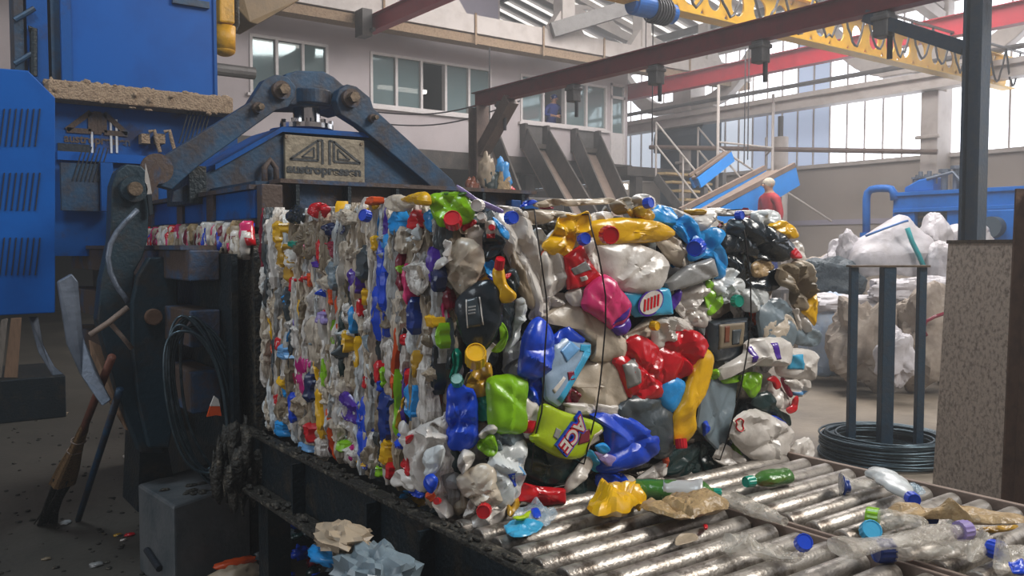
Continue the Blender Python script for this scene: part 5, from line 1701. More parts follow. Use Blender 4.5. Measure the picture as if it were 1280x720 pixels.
I(FM, 'R', 'J', [(120, 190), (155, 160), (150, 200), (125, 222)], .012, 4)
I(BT, 'B', 'J', [(150, 500), (170, 470), (215, 515), (205, 545), (165, 530)], .02, 3)
I(BG, 'W', 'J', [(80, 100), (110, 90), (130, 180), (120, 250), (90, 190)], .02, 3)
# clear film at the bottom corner
I(FM, 'W', 'K', [(370, 0), (380, -20), (630, -10), (625, 35), (500, 38), (380, 35)], .02, 3)
w = I(BT, 'W', 'K', [(138, 60), (150, -40), (190, -30), (222, 0), (190, 130), (150, 140)], .03, 4, .004, label='white bottle with a red band beside the lime yellow pack')
patch(w, 'K', [(138, 62), (188, 62), (182, 122), (142, 126)], 'R', 'band', .003)

# ---- left face: thin strips pressed on edge
ACC = [  # centre px, half size px, colour, lean
    (344, 291, 8, 14, 'Y', 0), (349, 318, 6, 15, 'YD', .2), (358, 335, 6, 17, 'YD', .3), (366, 270, 12, 12, 'K', 0), (383, 300, 23, 22, 'KH', -.3), (396, 263, 12, 9, 'R', .4), (427, 272, 24, 9, 'C', -.3), (414, 287, 14, 9, 'N', -.2), (381, 309, 8, 6, 'P', 0),
    (396, 314, 5, 14, 'R', 0), (416, 312, 8, 10, 'M', .5), (365, 305, 7, 4, 'TG', .3), (457, 259, 11, 5, 'Y', .2), (460, 251, 10, 5, 'O', 0), (393, 331, 8, 4, 'PU', 0), (413, 345, 9, 17, 'GB', .2), (439, 353, 6, 16, 'PU', .3), (450, 330, 8, 22, 'DG', 0), (475, 345, 9, 42, 'B', .08),
    (464, 304, 4, 9, 'Y', 0), (481, 306, 7, 13, 'LB', 0), (486, 350, 4, 34, 'M', 0), (363, 356, 5, 9, 'R', 0), (384, 350, 4, 8, 'O', 0), (411, 371, 4, 10, 'O', .2), (452, 371, 5, 10, 'Y', 0), (472, 392, 10, 32, 'B', 0), (424, 430, 6, 38, 'GK', .05), (428, 428, 4, 14, 'Y', .1),
    (376, 468, 11, 24, 'MG', .05), (385, 484, 6, 18, 'N', .1), (390, 425, 12, 27, 'C', 0), (422, 482, 15, 18, 'C', 0), (350, 440, 8, 9, 'SK', .3), (345, 430, 4, 8, 'R', 0), (443, 442, 3, 20, 'Y', .2), (403, 466, 4, 20, 'GR', .05), (432, 512, 15, 20, 'PU', .1), (451, 540, 10, 44, 'B', .08),
    (478, 520, 9, 32, 'BD', 0), (472, 482, 6, 8, 'B', 0), (493, 505, 4, 44, 'GR', .1), (396, 512, 5, 24, 'Y', .1), (362, 510, 4, 18, 'B', 0), (470, 466, 4, 14, 'R', .2), (475, 472, 4, 12, 'GR', 0), (485, 452, 11, 26, 'W', 0), (455, 478, 3, 8, 'R', 0), (512, 395, 7, 22, 'BD', .1), (553, 400, 8, 28, 'P', .1),
    (537, 402, 8, 8, 'Y', .3), (546, 420, 4, 15, 'GR', 0), (494, 398, 8, 38, 'C', 0), (530, 432, 10, 14, 'W', 0), (528, 490, 10, 42, 'W', -.1), (548, 482, 7, 40, 'BR', -.15), (541, 460, 4, 32, 'K', 0), (503, 425, 5, 7, 'R', 0), (511, 502, 8, 22, 'LB', 0), (537, 332, 6, 22, 'PU', .2), (541, 348, 5, 16, 'N', .1),
    (518, 345, 18, 21, 'W', 0), (492, 278, 10, 16, 'LB', 0), (517, 275, 8, 12, 'R', .1), (536, 276, 6, 13, 'LB', .1), (557, 372, 10, 16, 'M', .2), (382, 540, 7, 13, 'R', .1), (347, 536, 8, 10, 'LB', 0), (398, 530, 4, 18, 'Y', 0), (424, 558, 6, 7, 'GR', 0), (437, 567, 4, 10, 'MG', 0), (480, 565, 6, 16, 'Y', -.1),
    (470, 589, 6, 7, 'GR', .3), (483, 590, 6, 10, 'R', 0), (452, 578, 9, 4, 'Y', .2), (398, 560, 6, 12, 'W', .2), (378, 559, 8, 5, 'SK', 0), (404, 400, 4, 12, 'R', 0), (400, 398, 6, 8, 'LL', 0), (372, 390, 4, 14, 'Y', 0), (446, 385, 4, 12, 'R', .1), (436, 400, 3, 16, 'LB', 0), (512, 320, 6, 22, 'KH', 0), (500, 300, 7, 16, 'C', .2),
    (505, 355, 4, 24, 'P', 0), (497, 340, 4, 22, 'M', 0), (561, 430, 5, 30, 'DG', 0), (566, 458, 6, 20, 'TG', 0), (461, 560, 5, 18, 'W', 0), (506, 480, 3, 18, 'R', 0), (515, 455, 4, 16, 'YD', 0), (420, 396, 4, 24, 'O', 0), (355, 380, 4, 20, 'DG', 0), (345, 500, 5, 8, 'R', 0), (433, 330, 5, 20, 'C', 0)]
for q_ in range(9):
    for z_ in (400, 500, 330, 555):
        ACC.append((345 + q_ * 23 + R.uniform(-9, 9), z_ + R.uniform(-35, 30) + (q_ - 4) * (3 if z_ > 500 else 0), R.uniform(10, 14), R.uniform(14, 24), R.choice(['W', 'C', 'W', 'C', 'T', 'BE', 'LG', 'KH']), R.uniform(-.2, .2)))
ACC = ACC[-36:] + ACC[:-36]
na = 0
for cxp, cyp, hw, hh, col, lean in ACC:
    f = 'L' if cxp < 548 else 'C'
    O, u, n = FACES[f]
    off = .014 + R.uniform(-.006, .012)
    q = onplane(cxp, cyp, O + n * (off + .01), n) - O
    q2 = onplane(cxp + hw, cyp, O + n * (off + .01), n) - O
    dep = (q + O - CAM).dot(FW) / FPX
    hz, hwm = hh * dep, abs((q2 - q).dot(u))
    SEED[0] += 1
    col = 's' + col if col in PALE else col
    if hw > 10 and hh < 14 or hw >= 13 or na < 36:
        pts = [(q.dot(u) + math.cos(2 * PI * k / 9) * hwm * R.uniform(.8, 1.2) + lean * math.sin(2 * PI * k / 9) * hz, q.z - math.sin(2 * PI * k / 9) * hz * R.uniform(.8, 1.2)) for k in range(9)]
        o = Puff(pts, O, u, VZ, n, thick=.022, amp=.013, fr=26, seed=SEED[0], off=off - (.012 if na < 36 else 0), aniso=(1.6, .6)).mb().build('pressed_wrapper' if na >= 36 else 'creased_sheet', col, bale, smooth=True, sharp=24)
    else:
        o = strip_mb(q.dot(u), q.z - hz * 1.08, q.z + hz * 1.08, hwm * .9, off, SEED[0], O, u, n, lean=-lean * hz, wig=.008, th=.010 if hw < 6 else .013).build('pressed_wrapper', col, bale, smooth=True, sharp=24)
    na += 1
cap('p', (458, 270), 8, 'B', d=(-1, -.3, .2), ly=4, face='L')
col_w = ['sW', 'sC', 'sBE', 'sC', 'sW', 'sKH', 'sLG', 'sG', 'sC', 'sW', 'sT', 'sBE', 'W', 'sDG']
col_r = ['R', 'B', 'Y', 'GR', 'LB', 'O', 'PU', 'DG', 'K', 'M', 'GK']
rest = MB()
restm = list(dict.fromkeys(col_w + col_r))
specs = []
for i in range(600):
    specs.append((R.uniform(Y0 + .03, Y1 - .02), R.uniform(ZB + .01, ZT - .03), R.uniform(.008, .024), R.uniform(.05, .17), R.uniform(-.05, .05)))
specs.sort(key=lambda s: -s[2] * s[3])
for i, (y, z, w, h, lean) in enumerate(specs):
    SEED[0] += 1
    col = R.choice(col_w) if R.random() < .9 else R.choice(col_r)
    rest.cur = restm.index(col)
    mb = strip_mb(-y, max(ZB + .004, z - h), min(ZT + R.uniform(-.02, .02), z + h), w, R.uniform(-.04, .012), SEED[0], FACES['L'][0], FACES['L'][1], NL, th=R.uniform(.010, .02), lean=lean, mb=None if i < 96 else rest, rows=18, cols=6)
    if i < 96:
        mb.build('pressed_film', col, bale, smooth=True, sharp=22)
rest.cur = 0
# scraps on top and over the far side
for i in range(70):
    x, y = R.uniform(X0 + .05, X1 - .05), R.uniform(Y0 + .05, Y1 - .05)
    k = 8
    r0 = R.uniform(.05, .11)
    pts = [(x + math.cos(2 * PI * q / k) * r0 * R.uniform(.6, 1.2), y + math.sin(2 * PI * q / k) * r0 * R.uniform(.5, 1.1)) for q in range(k)]
    SEED[0] += 1
    rest.cur = restm.index(R.choice(col_w) if R.random() < .8 else R.choice(col_r))
    Puff(pts, Vector((0, 0, ZT - .065)), Vector((1, 0, 0)), Vector((0, 1, 0)), VZ, thick=.025, amp=.012, fr=24, seed=SEED[0], nn=24, rings=4).mb(rest)
for i in range(60):
    y, z = R.uniform(Y0 + .05, Y1 - .05), R.uniform(ZB + .05, ZT - .06)
    k = 8
    r0 = R.uniform(.04, .1)
    pts = [(y + math.cos(2 * PI * q / k) * r0 * R.uniform(.3, .7), z + math.sin(2 * PI * q / k) * r0) for q in range(k)]
    SEED[0] += 1
    rest.cur = restm.index(R.choice(col_w) if R.random() < .8 else R.choice(col_r))
    Puff(pts, Vector((X1 - .03, 0, 0)), Vector((0, 1, 0)), VZ, Vector((1, 0, 0)), thick=.03, amp=.01, fr=24, seed=SEED[0], nn=24, rings=4).mb(rest)
o = rest.build('packaging_scraps', restm, bale, smooth=True, sharp=22)
o['kind'] = 'stuff'

# ---- strapping wires over the end face
for pts in ([(668, 262), (671, 288), (677, 330), (683, 372), (684, 400), (681, 440), (680, 472), (677, 516), (668, 548), (664, 590)],
            [(736, 268), (739, 284), (748, 318), (753, 344), (757, 370), (757, 405), (753, 451), (750, 480), (745, 515), (738, 545), (730, 580)],
            [(926, 262), (932, 300), (938, 350), (939, 400), (934, 440), (927, 480), (917, 520), (908, 552), (900, 575)]):
    P = [onplane(x, y, FACES['E'][0] + NE * (.105 if 270 < y < 545 else .07), NE) for x, y in pts]
    P = [P[0] + Vector((0, .25, .0))] + P + [P[-1] + Vector((0, .12, 0))]
    MB().tube(P, .0024, 6).build('strapping_wire', 'wire_thin', bale, smooth=True)

# ---- next bale still inside the channel, seen through the slot
nbale = thing('waste_bale', 'pressed waste still inside the press channel, seen through its side slot', 'bale', (1.9, 4.6, .71))
MB().box(1.21, 3.4, .72, 2.58, 5.58, 1.52).build('pressed_core', 'core', nbale)
mb = MB()
mm_ = ['C', 'BE', 'C', 'W', 'R', 'M', 'B', 'BE', 'tan', 'W', 'P']
for i in range(190):
    y = R.uniform(3.4, 5.5)
    z = R.uniform(1.46, 1.53)
    mb.cur = R.randrange(len(mm_))
    SEED[0] += 1
    strip_mb(-y, z - .05, z + .05, R.uniform(.008, .02), R.uniform(-.012, .01), SEED[0], Vector((1.185, 0, 0)), Vector((0, -1, 0)), NL, mb=mb, lean=R.uniform(-.03, .03), rows=8, cols=5)
o = mb.build('packaging_scraps', mm_, nbale, smooth=True)
o['kind'] = 'stuff'
# ================================================================== roller conveyor
ZR = .75
cv = thing('roller_conveyor', 'greasy black steel conveyor with two rows of worn steel rollers under the bale', 'conveyor', (1.85, 2.0, 0))
ya, yb2 = -.2, 3.42
mb = MB()
MB().box(1.145, ya, .56, 1.165, yb2, .748).build('side_beam', 'black_steel', cv, bevel=.003)
MB().box(1.13, ya, .738, 1.178, yb2, .752).build('beam_flange', 'grime', cv, bevel=.003)
MB().box(1.075, ya, .545, 1.165, yb2, .56).build('beam_flange', 'grime', cv, bevel=.003)
for y in (.6, 1.25, 1.9, 2.2, 2.75):
    MB().box(1.1, y, .561, 1.144, y + .012, .734).build('stiffener', 'black_steel', cv)
MB().box(2.545, ya, .58, 2.565, yb2, .748).build('side_beam', 'belt', cv, bevel=.003)
MB().box(2.565, ya, .58, 2.64, yb2, .6).build('beam_flange', 'black_steel', cv)
mb = MB().box(1.872, ya, .66, 1.884, yb2, .744).box(1.906, ya, .66, 1.918, yb2, .744)
for i in range(24):
    mb.box(1.884, ya + .15 * i, .7, 1.906, ya + .15 * i + .03, .73)
mb.build('middle_rail', 'belt', cv, bevel=.002)
rr = .028
i = 0
y = .62
while y < 2.02:
    for x0, x1 in ((1.19, 1.865), (1.925, 2.535)):
        q = y + (.03 if x0 > 1.9 else 0)
        e = R.uniform(0, .012)
        mb = MB()
        mb.cyl((x0 + .012 + e, q, ZR - rr), (x1 - .012 - e, q, ZR - rr), rr, n=24)
        r = mb.build('roller', 'roller', cv, smooth=False, bevel=.004)
        for p in r.data.polygons:
            p.use_smooth = len(p.vertices) == 4
        MB().cyl((x0 + .001, q, ZR - rr), (x0 + .011 + e, q, ZR - rr), .012, n=12).cyl((x1 - .011 - e, q, ZR - rr), (x1 - .001, q, ZR - rr), .012, n=12).build('axle', 'bolt', r)
    y += .084
for x in (1.2, 2.46):
    for y in (3.2, .2):
        MB().box(x - .04, y - .05, 0, x + .05, y + .05, .56).build('leg', 'black_steel', cv)
mb = MB()
for i in range(170):
    y = R.uniform(.4, 3.3)
    if R.random() < .55:
        mb.sph((R.uniform(1.085, 1.14), y, .562 + R.uniform(0, .012)), R.uniform(.006, .02), R.uniform(.006, .03), R.uniform(.004, .016), 7, 5, nz=.6, seed=i)
    else:
        mb.sph((R.uniform(1.135, 1.175), y, .753 + R.uniform(0, .004)), R.uniform(.004, .010), R.uniform(.006, .025), R.uniform(.004, .01), 7, 5, nz=.6, seed=i)
o = mb.build('dirt_lumps', 'grime', cv, smooth=True)
o['kind'] = 'stuff'
mb = MB()
for i in range(46):
    x, y = R.uniform(1.02, 1.16), R.uniform(3.16, 3.44)
    mb.sph((x, y, R.uniform(.52, .74)), R.uniform(.01, .03), R.uniform(.01, .03), R.uniform(.03, .09), 8, 6, nz=.6, seed=i, fr=5)
o = mb.build('grease_clumps', 'grime', cv, smooth=True)
o['kind'] = 'stuff'

# ================================================================== loose packaging on the rollers
ZP = ZR + .002


def at_roll(t, p, dz=0):
    x, y = px_(t, p)
    return at(x, y, 2, ZP + dz)


def loose_bottle(name, t, p0, p1, w, col, label, capc=None, cr=.017, flat=.6, amp=.14, lift=0, prof=None, bend=0, group=None, lab=None, ch=.022, tilt=0):
    h = w * flat / 2
    a, b = at_roll(t, p0, h + lift), at_roll(t, p1, h + lift + tilt)
    th = thing(name, label, 'bottle', ((a.x + b.x) / 2, (a.y + b.y) / 2, ZP + lift), group)
    SEED[0] += 1
    mb = bottle_mb(a, b, w, flat, amp=amp, seed=SEED[0], prof=prof, bend=bend)
    mb.build('body', col, th, smooth=True, sharp=30)
    s, tt, d, L = mb.ax
    if capc:
        cap_mb(b - d * .004, d, cr, ch).build('cap', capc, th)
    if lab:
        f0, f1, c = lab
        m2 = bottle_mb(a.lerp(b, f0), a.lerp(b, f1), w * 1.05, flat, amp=amp, seed=SEED[0], prof=[(0, 1), (1, 1)], K=8)
        m2.build('label', c, th, smooth=True)
    return th


def loose_film(name, t, pts, col, label, cat, th=.03, amp=.012, fr=20, z=0, sharp=False, flat=2.0):
    """a crumpled sheet or pouch lying on the rollers"""
    SEED[0] += 1
    loc = []
    for p in pts:
        q = at_roll(t, p, z + th * .5)
        loc.append((q.x, q.y))
    pf = Puff(loc, Vector((0, 0, ZP + z + .004 + th * .55)), Vector((1, 0, 0)), Vector((0, 1, 0)), VZ, thick=th, amp=amp, fr=fr, seed=SEED[0], flat=flat, sharp=sharp, back=.5, nn=52, rings=9)
    o = pf.mb().build(name, col, None, smooth=True, sharp=26)
    tag(o, label, cat)
    pf.ob = o
    return pf


loose_film('crumpled_bag', 'K', [(455, 520), (500, 465), (560, 412), (650, 405), (742, 392), (750, 440), (690, 500), (655, 545), (560, 560), (500, 575)], 'Y', 'crumpled yellow bag lying on the rollers at the foot of the bale', 'bag', .05, .02, 18)
loose_film('crumpled_bag', 'L', [(0, 395), (60, 365), (140, 330), (230, 322), (300, 308), (400, 335), (442, 352), (436, 400), (340, 430), (250, 462), (180, 468), (110, 440), (50, 425)], 'tan', 'tan crumpled bag lying on the rollers right of the yellow bag', 'bag', .05, .02, 18)
loose_bottle('green_bottle', 'L', (-40, 285), (375, 305), .075, 'greenpet', 'green drink bottle with a pale label lying against the bale behind the tan bag', 'TG', .014, flat=.8, amp=.05, lab=(.38, .85, 'LG'), prof=[(0, .55), (.02, .85), (.06, 1), (.85, 1), (.9, .8), (.95, .4), (1, .34)])
loose_bottle('clear_bottle', 'L', (395, 310), (725, 448), .085, 'clear', 'flattened clear bottle lying between the two roller rows', None, flat=.4, amp=.2)
loose_bottle('green_bottle', 'L', (740, 215), (560, 245), .07, 'greenpet', 'small green bottle with a dark teal cap under the white jug', 'TG', .017, flat=.7, amp=.12, ch=.03)
loose_film('plastic_scrap', 'L', [(600, 258), (720, 232), (745, 240), (690, 258), (612, 272)], 'O', 'small orange brown strip beside the dark teal cap', 'scrap', .012, .004)
loose_film('clear_wrap', 'L', [(402, 568), (440, 550), (500, 565), (560, 580), (640, 575), (720, 590), (800, 600), (825, 630), (780, 655), (700, 648), (620, 630), (540, 618), (440, 615)], 'clear', 'crumpled clear wrap with a blue cap beside it on the near rollers', 'wrap', .03, .02, 22)
loose_film('paper_scrap', 'L', [(195, 520), (270, 510), (285, 545), (180, 575)], 'BE', 'small beige scrap on the rollers before the tan bag', 'scrap', .006, .004)
loose_film('plastic_scrap', 'L', [(316, 472), (336, 470), (340, 490), (322, 495)], 'R', 'tiny red scrap on a roller before the tan bag', 'scrap', .008, .003)


def loose_cap(t, p, r, col, label, lift=0, d=(-.4, -.6, .5), name='bottle_cap'):
    c = at_roll(t, p, r + lift)
    o = cap_mb(c, Vector(d), r, .022).build(name, col)
    tag(o, label, 'cap')


loose_cap('L', (810, 560), .02, 'B', 'blue screw cap on the clear wrap near the front edge', .02)
loose_bottle('white_bottle', 'M', (372, 182), (556, 330), .1, 'T', 'white crushed bottle with a blue cap pointing at us beside the wire coil', 'B', .019, flat=.4, amp=.2, ch=.028, lift=.02, prof=[(0, .2), (.05, .5), (.2, .9), (.45, 1), (.65, .85), (.8, .55), (.92, .32), (1, .3)])
loose_film('clear_wrap', 'M', [(545, 255), (600, 275), (628, 305), (600, 320), (570, 300)], 'clearblue', 'pale blue wrap behind the crushed white bottle', 'wrap', .02, .01)
loose_bottle('open_bottle', 'M', (415, 268), (205, 262), .075, 'clear', 'clear split bottle with a blue mouth lying on the far rollers', None, flat=.55, amp=.18, lab=(.86, .99, 'BD'), prof=[(0, .3), (.2, .6), (.6, .9), (1, 1)])
loose_bottle('clear_bottle', 'M', (640, 470), (385, 430), .085, 'clear', 'clear bottle with a lime green cap lying across the rollers', 'GR', .026, flat=.6, amp=.2, ch=.03, prof=[(0, .4), (.1, .8), (.5, 1), (.8, .9), (.93, .62), (1, .55)])
loose_film('film_strip', 'M', [(450, 380), (480, 362), (600, 385), (720, 385), (820, 410), (900, 440), (1000, 450), (1130, 455), (1130, 480), (1000, 482), (880, 470), (760, 430), (640, 425), (520, 420), (470, 415)], 'tan', 'long tan twisted film strip trailing to the right over the rollers', 'film', .025, .012, 14, z=.03)
loose_bottle('clear_bottle', 'M', (205, 585), (800, 495), .085, 'clear', 'long clear bottle with a bluish pink cap lying slantwise', 'LL', .024, flat=.5, amp=.2, lift=.03, ch=.03, prof=[(0, .9), (.03, 1), (.3, .6), (.5, .7), (.75, .9), (.88, .6), (.95, .4), (1, .38)])
loose_bottle('clear_bottle', 'M', (950, 575), (450, 592), .09, 'clear', 'clear bottle with a large dark blue cap pointing left', 'BD', .028, flat=.5, amp=.15, ch=.04, prof=[(0, .2), (.1, .7), (.4, .85), (.7, .9), (.92, .62), (1, .6)])
loose_bottle('clear_bottle', 'M', (1200, 660), (1000, 595), .085, 'clear', 'clear crumpled bottle with a royal blue cap at the right edge', 'B', .022, flat=.6, amp=.2, ch=.03)
loose_film('plastic_scrap', 'M', [(1040, 665), (1120, 658), (1125, 720), (1060, 715)], 'B', 'royal blue scrap at the bottom right corner', 'scrap', .02, .004, z=.04, sharp=True)
loose_film('clear_wrap', 'M', [(970, 640), (1000, 600), (1040, 640), (1060, 700), (1000, 720), (965, 700)], 'clear', 'crumpled clear wrap before the bottle at the right edge', 'wrap', .04, .018)
loose_cap('M', (345, 500), .026, 'CY', 'dull cyan cap lying below the lime green cap')
loose_film('yellow_strip', 'M', [(880, 490), (960, 478), (1080, 480), (1075, 495), (960, 502)], 'YD', 'dull yellow film strip below the tan strip', 'film', .012, .004, z=.01)
loose_cap('M', (640, 440), .02, 'BD', 'dark blue cap between rollers behind the long clear bottle')
loose_film('clear_wrap', 'M', [(700, 470), (760, 445), (820, 425), (830, 440), (790, 465), (720, 485)], 'clear', 'torn clear wrap beside the bluish pink cap', 'wrap', .02, .01, z=.02)
loose_film('clear_wrap', 'M', [(830, 600), (900, 560), (950, 540), (960, 590), (900, 640), (840, 650)], 'clear', 'clear wrap left of the royal blue cap', 'wrap', .03, .014)
loose_film('printed_film', 'K', [(90, 545), (130, 500), (200, 492), (300, 515), (300, 550), (255, 602), (180, 590), (100, 575)], 'clearblue', 'clear printed film with blue patches at the lower corner of the bale', 'film', .02, .010)
loose_film('printed_film', 'K', [(40, 590), (90, 572), (200, 590), (240, 600), (180, 640), (90, 655), (50, 625)], 'CY', 'cyan film scrap on the conveyor edge at the lower corner', 'film', .02, .010)
loose_film('yellow_strip', 'K', [(85, 560), (140, 545), (180, 515), (190, 525), (150, 562), (100, 572)], 'YG', 'lime strip lying on the printed film', 'film', .01, .004, z=.02)
loose_film('plastic_scrap', 'K', [(175, 520), (210, 515), (225, 545), (190, 550)], 'B', 'small blue scrap on the printed film', 'scrap', .008, .003, z=.025)
loose_film('plastic_scrap', 'K', [(50, 520), (90, 485), (125, 480), (110, 510), (70, 545)], 'YD', 'dull yellow scrap below the clear bottle at the lower corner', 'scrap', .02, .008)

# ================================================================== waste under the conveyor and on the floor


def floor_scrap(px, py, r, col, label, zf=.0, h=.4, seed=0, cat='scrap', name='plastic_scrap'):
    c = at(px, py, 2, zf)
    o = MB().sph((c.x, c.y, zf + r * h * .8), r, r * .7, r * h, 16, 10, nz=.55, fr=2.5, seed=seed).build(name, col, smooth=True)
    tag(o, label, cat)


mb = MB()
hm = ['K', 'GK', 'DG', 'W', 'BE', 'B', 'LB', 'YD', 'KH', 'BR', 'GB', 'K', 'GK', 'KH']
for i in range(260):
    x, y = R.uniform(1.25, 2.3), R.uniform(1.3, 3.6)
    mb.cur = R.randrange(len(hm))
    hh = .28 * max(0, 1 - ((x - 1.8) / .7) ** 2) + R.uniform(0, .05)
    r = R.uniform(.015, .05)
    mb.sph((x, y, hh), r, r * R.uniform(.5, 1), r * R.uniform(.3, .8), 8, 6, nz=.6, fr=2.5, seed=i)
o = mb.build('waste_litter', hm, smooth=True)
tag(o, 'heap of mixed dark plastic litter on the floor under the conveyor', 'litter', kind='stuff')
for i, (px, py, r, col, lab) in enumerate(((361, 656, .03, 'R', 'red'), (394, 657, .04, 'YD', 'mustard yellow'), (402, 668, .04, 'W', 'dirty white'), (372, 660, .035, 'BD', 'dark blue'), (376, 698, .04, 'B', 'bright blue'), (436, 672, .05, 'CY', 'cyan'), (425, 664, .05, 'YD', 'upper mustard'), (346, 712, .05, 'LB', 'light blue'), (358, 676, .04, 'GB', 'slate'), (392, 707, .03, 'M', 'maroon'))):
    floor_scrap(px, py, r, col, lab + ' crumpled scrap in the litter under the conveyor', .2, .7, i + 40)
c = at(468, 712, 0, .93)
mb = MB()
for i in range(150):
    a, q = R.uniform(0, 2 * PI), R.uniform(0, 1) ** .6
    mb.cur = R.randrange(len(hm))
    r = R.uniform(.015, .05)
    mb.sph((c.x + .04 + .34 * q * math.cos(a) * .6, c.y + .05 + .5 * q * math.sin(a), max(.02, (c.z - .1) * (1 - q ** 1.5))), r, r * R.uniform(.5, 1), r * R.uniform(.3, .8), 8, 6, nz=.6, fr=2.5, seed=i + 500)
o = mb.build('waste_litter', hm, smooth=True)
tag(o, 'low heap of dark plastic litter on the floor against the conveyor side beam', 'litter', kind='stuff')
tag(MB().sph((c.x, c.y, c.z - .02), .085, .13, .07, 34, 20, nz=.5, fr=4, seed=77).build('film_bundle', 'GB', smooth=True, sharp=28), 'big grey bundle of film by the conveyor side at the bottom edge', 'film')
tag(MB().sph((c.x - .02, c.y + .13, c.z + .045), .06, .085, .032, 22, 14, nz=.55, fr=3.5, seed=78).build('film_bundle', 'BE', smooth=True, sharp=28), 'beige crumpled film on the grey bundle by the conveyor side', 'film')
tag(MB().sph((c.x - .05, c.y + .17, c.z - .005), .035, .07, .018, 18, 10, nz=.5, fr=3.5, seed=79).build('plastic_scrap', 'LB', smooth=True), 'bright blue scrap at the end of the grey film bundle', 'scrap')
c = at(294, 709, 2, .1)
o = MB().sph((c.x, c.y, .06), .11, .06, .045, 22, 12, nz=.5, fr=3, seed=80).build('plastic_scrap', 'BE', smooth=True)
tag(o, 'beige pink bag scrap lying by the block at the bottom edge', 'scrap')
o = MB().sph((c.x + .02, c.y + .05, .1), .1, .03, .02, 18, 10, nz=.4, fr=3, seed=81).build('plastic_scrap', 'O', smooth=True)
tag(o, 'orange strip on the beige pink scrap at the bottom edge', 'scrap')
for i, (px, py, r, col, lab) in enumerate(((162, 670, .025, 'R', 'small red scrap on the dark floor left of the block'), (147, 670, .02, 'YD', 'small yellow scrap on the dark floor left of the red one'), (154, 676, .016, 'W', 'tiny white scrap in front of the red floor scrap'), (82, 655, .03, 'LG', 'pale scrap on the floor at the broom tips'), (120, 708, .03, 'G', 'grey scrap on the floor near the bottom edge'), (58, 700, .02, 'KH', 'khaki scrap on the floor below the broom'), (160, 572, .035, 'W', 'white scrap on the floor behind the block'), (75, 520, .06, 'BE', 'beige scrap on the floor before the plinth'))):
    floor_scrap(px, py, r, col, lab, 0, .35, i + 60)
mb = MB()
for i in range(230):
    c = at(R.uniform(-20, 330), R.uniform(520, 720), 2, 0)
    r = R.uniform(.004, .018)
    mb.sph((c.x, c.y, r * .3), r, r * R.uniform(.5, 1), r * .4, 7, 5, nz=.5, seed=i)
o = mb.build('floor_grit', 'grime', smooth=True)
tag(o, 'dark grit and crumbs scattered on the floor at the left', 'grit', kind='stuff')

# ================================================================== right foreground: spool stand, coil, plate
fc = at(1105, 572, 2, 0)
H0 = at(1105, 334, 0, fc.x).z
ws = thing('wire_stand', 'dark blue steel stand of three uprights rising from the wire coil', 'stand', (fc.x, fc.y, 0))
rt = RT
for dx, w in ((-.235, .052), (0, .085), (.235, .052)):
    c = fc + rt * dx
    MB().beam((c.x, c.y, .0), (c.x, c.y, H0), w, w, up=rt).build('upright', 'stand', ws, bevel=.004)
c0, c1 = fc - rt * .27, fc + rt * .27
MB().beam((c0.x, c0.y, H0 + .008), (c1.x, c1.y, H0 + .008), .1, .014).build('top_bar', 'bolt', ws)
MB().beam((c0.x, c0.y, .009), (c1.x, c1.y, .009), .16, .016).build('base_plate', 'stand', ws)
cl = thing('wire_coil', 'thick coil of black wire lying flat on the floor round the stand', 'wire coil', (fc.x, fc.y, 0))
for i in range(58):
    r = .32 + .115 * R.random()
    z = .03 + .13 * R.random()
    ox, oy = R.uniform(-.02, .02), R.uniform(-.02, .02)
    tl, ph = R.uniform(-.02, .02), R.uniform(0, 6)
    pts = [(fc.x + ox + r * math.cos(a), fc.y + oy + r * math.sin(a), z + tl * math.sin(a + ph)) for a in [2 * PI * j / 56 for j in range(56)]]
    MB().tube(pts, .0085, 6, closed=True).build('wire_turn', 'wire', cl, smooth=True)
# speckled plate and brown angle
B0, B1 = at(1164, 606, 2, 0), at(1290, 668, 2, 0)
dv = (B1 - B0).normalized()
nv_ = Vector((-dv.y, dv.x, 0))
if nv_.dot(FW) < 0:
    nv_ = -nv_
T0 = onplane(1185, 302, B0, nv_)
B2 = B1 + dv * .9
sp = thing('steel_screen', 'speckled rusty steel screen plate standing at the right edge', 'screen', (B0 + B1) / 2)
zt1 = T0.z
MB().prism([B0 + dv * .01, B0 + dv * .04 + VZ * .4, T0, B2 + VZ * zt1, B2], nv_ * .03).build('plate', 'cab', sp, bevel=.004)
MB().prism([T0 - nv_ * .01 - VZ * .012, B2 + VZ * (zt1 - .012) - nv_ * .01, B2 + VZ * (zt1 + .008) - nv_ * .01, T0 - nv_ * .01 + VZ * .008], nv_ * .05).build('edge_rim', 'bolt', sp)
q0 = B0 + dv * ((B1 - B0).length * .93) - nv_ * .1
q0.z = 0
an = thing('angle_post', 'brown rusty angle steel post at the right edge before the speckled plate', 'post', q0)
a0, a1 = onplane(1283, 236, q0, nv_), onplane(1264, 640, q0, nv_)
dx_ = (a0 - a1).dot(dv) / (a0.z - a1.z)
b0_ = Vector((a1.x, a1.y, 0)) - dv * (dx_ * a1.z)
t0_ = a0
MB().prism([b0_, b0_ + dv * .1, t0_ + dv * .1, t0_], nv_ * .012).build('web', 'cab_rust', an)
MB().prism([b0_, b0_ + dv * .012, t0_ + dv * .012, t0_], nv_ * -.06).build('flange', 'cab_rust', an)

# ================================================================== big bags and machine behind


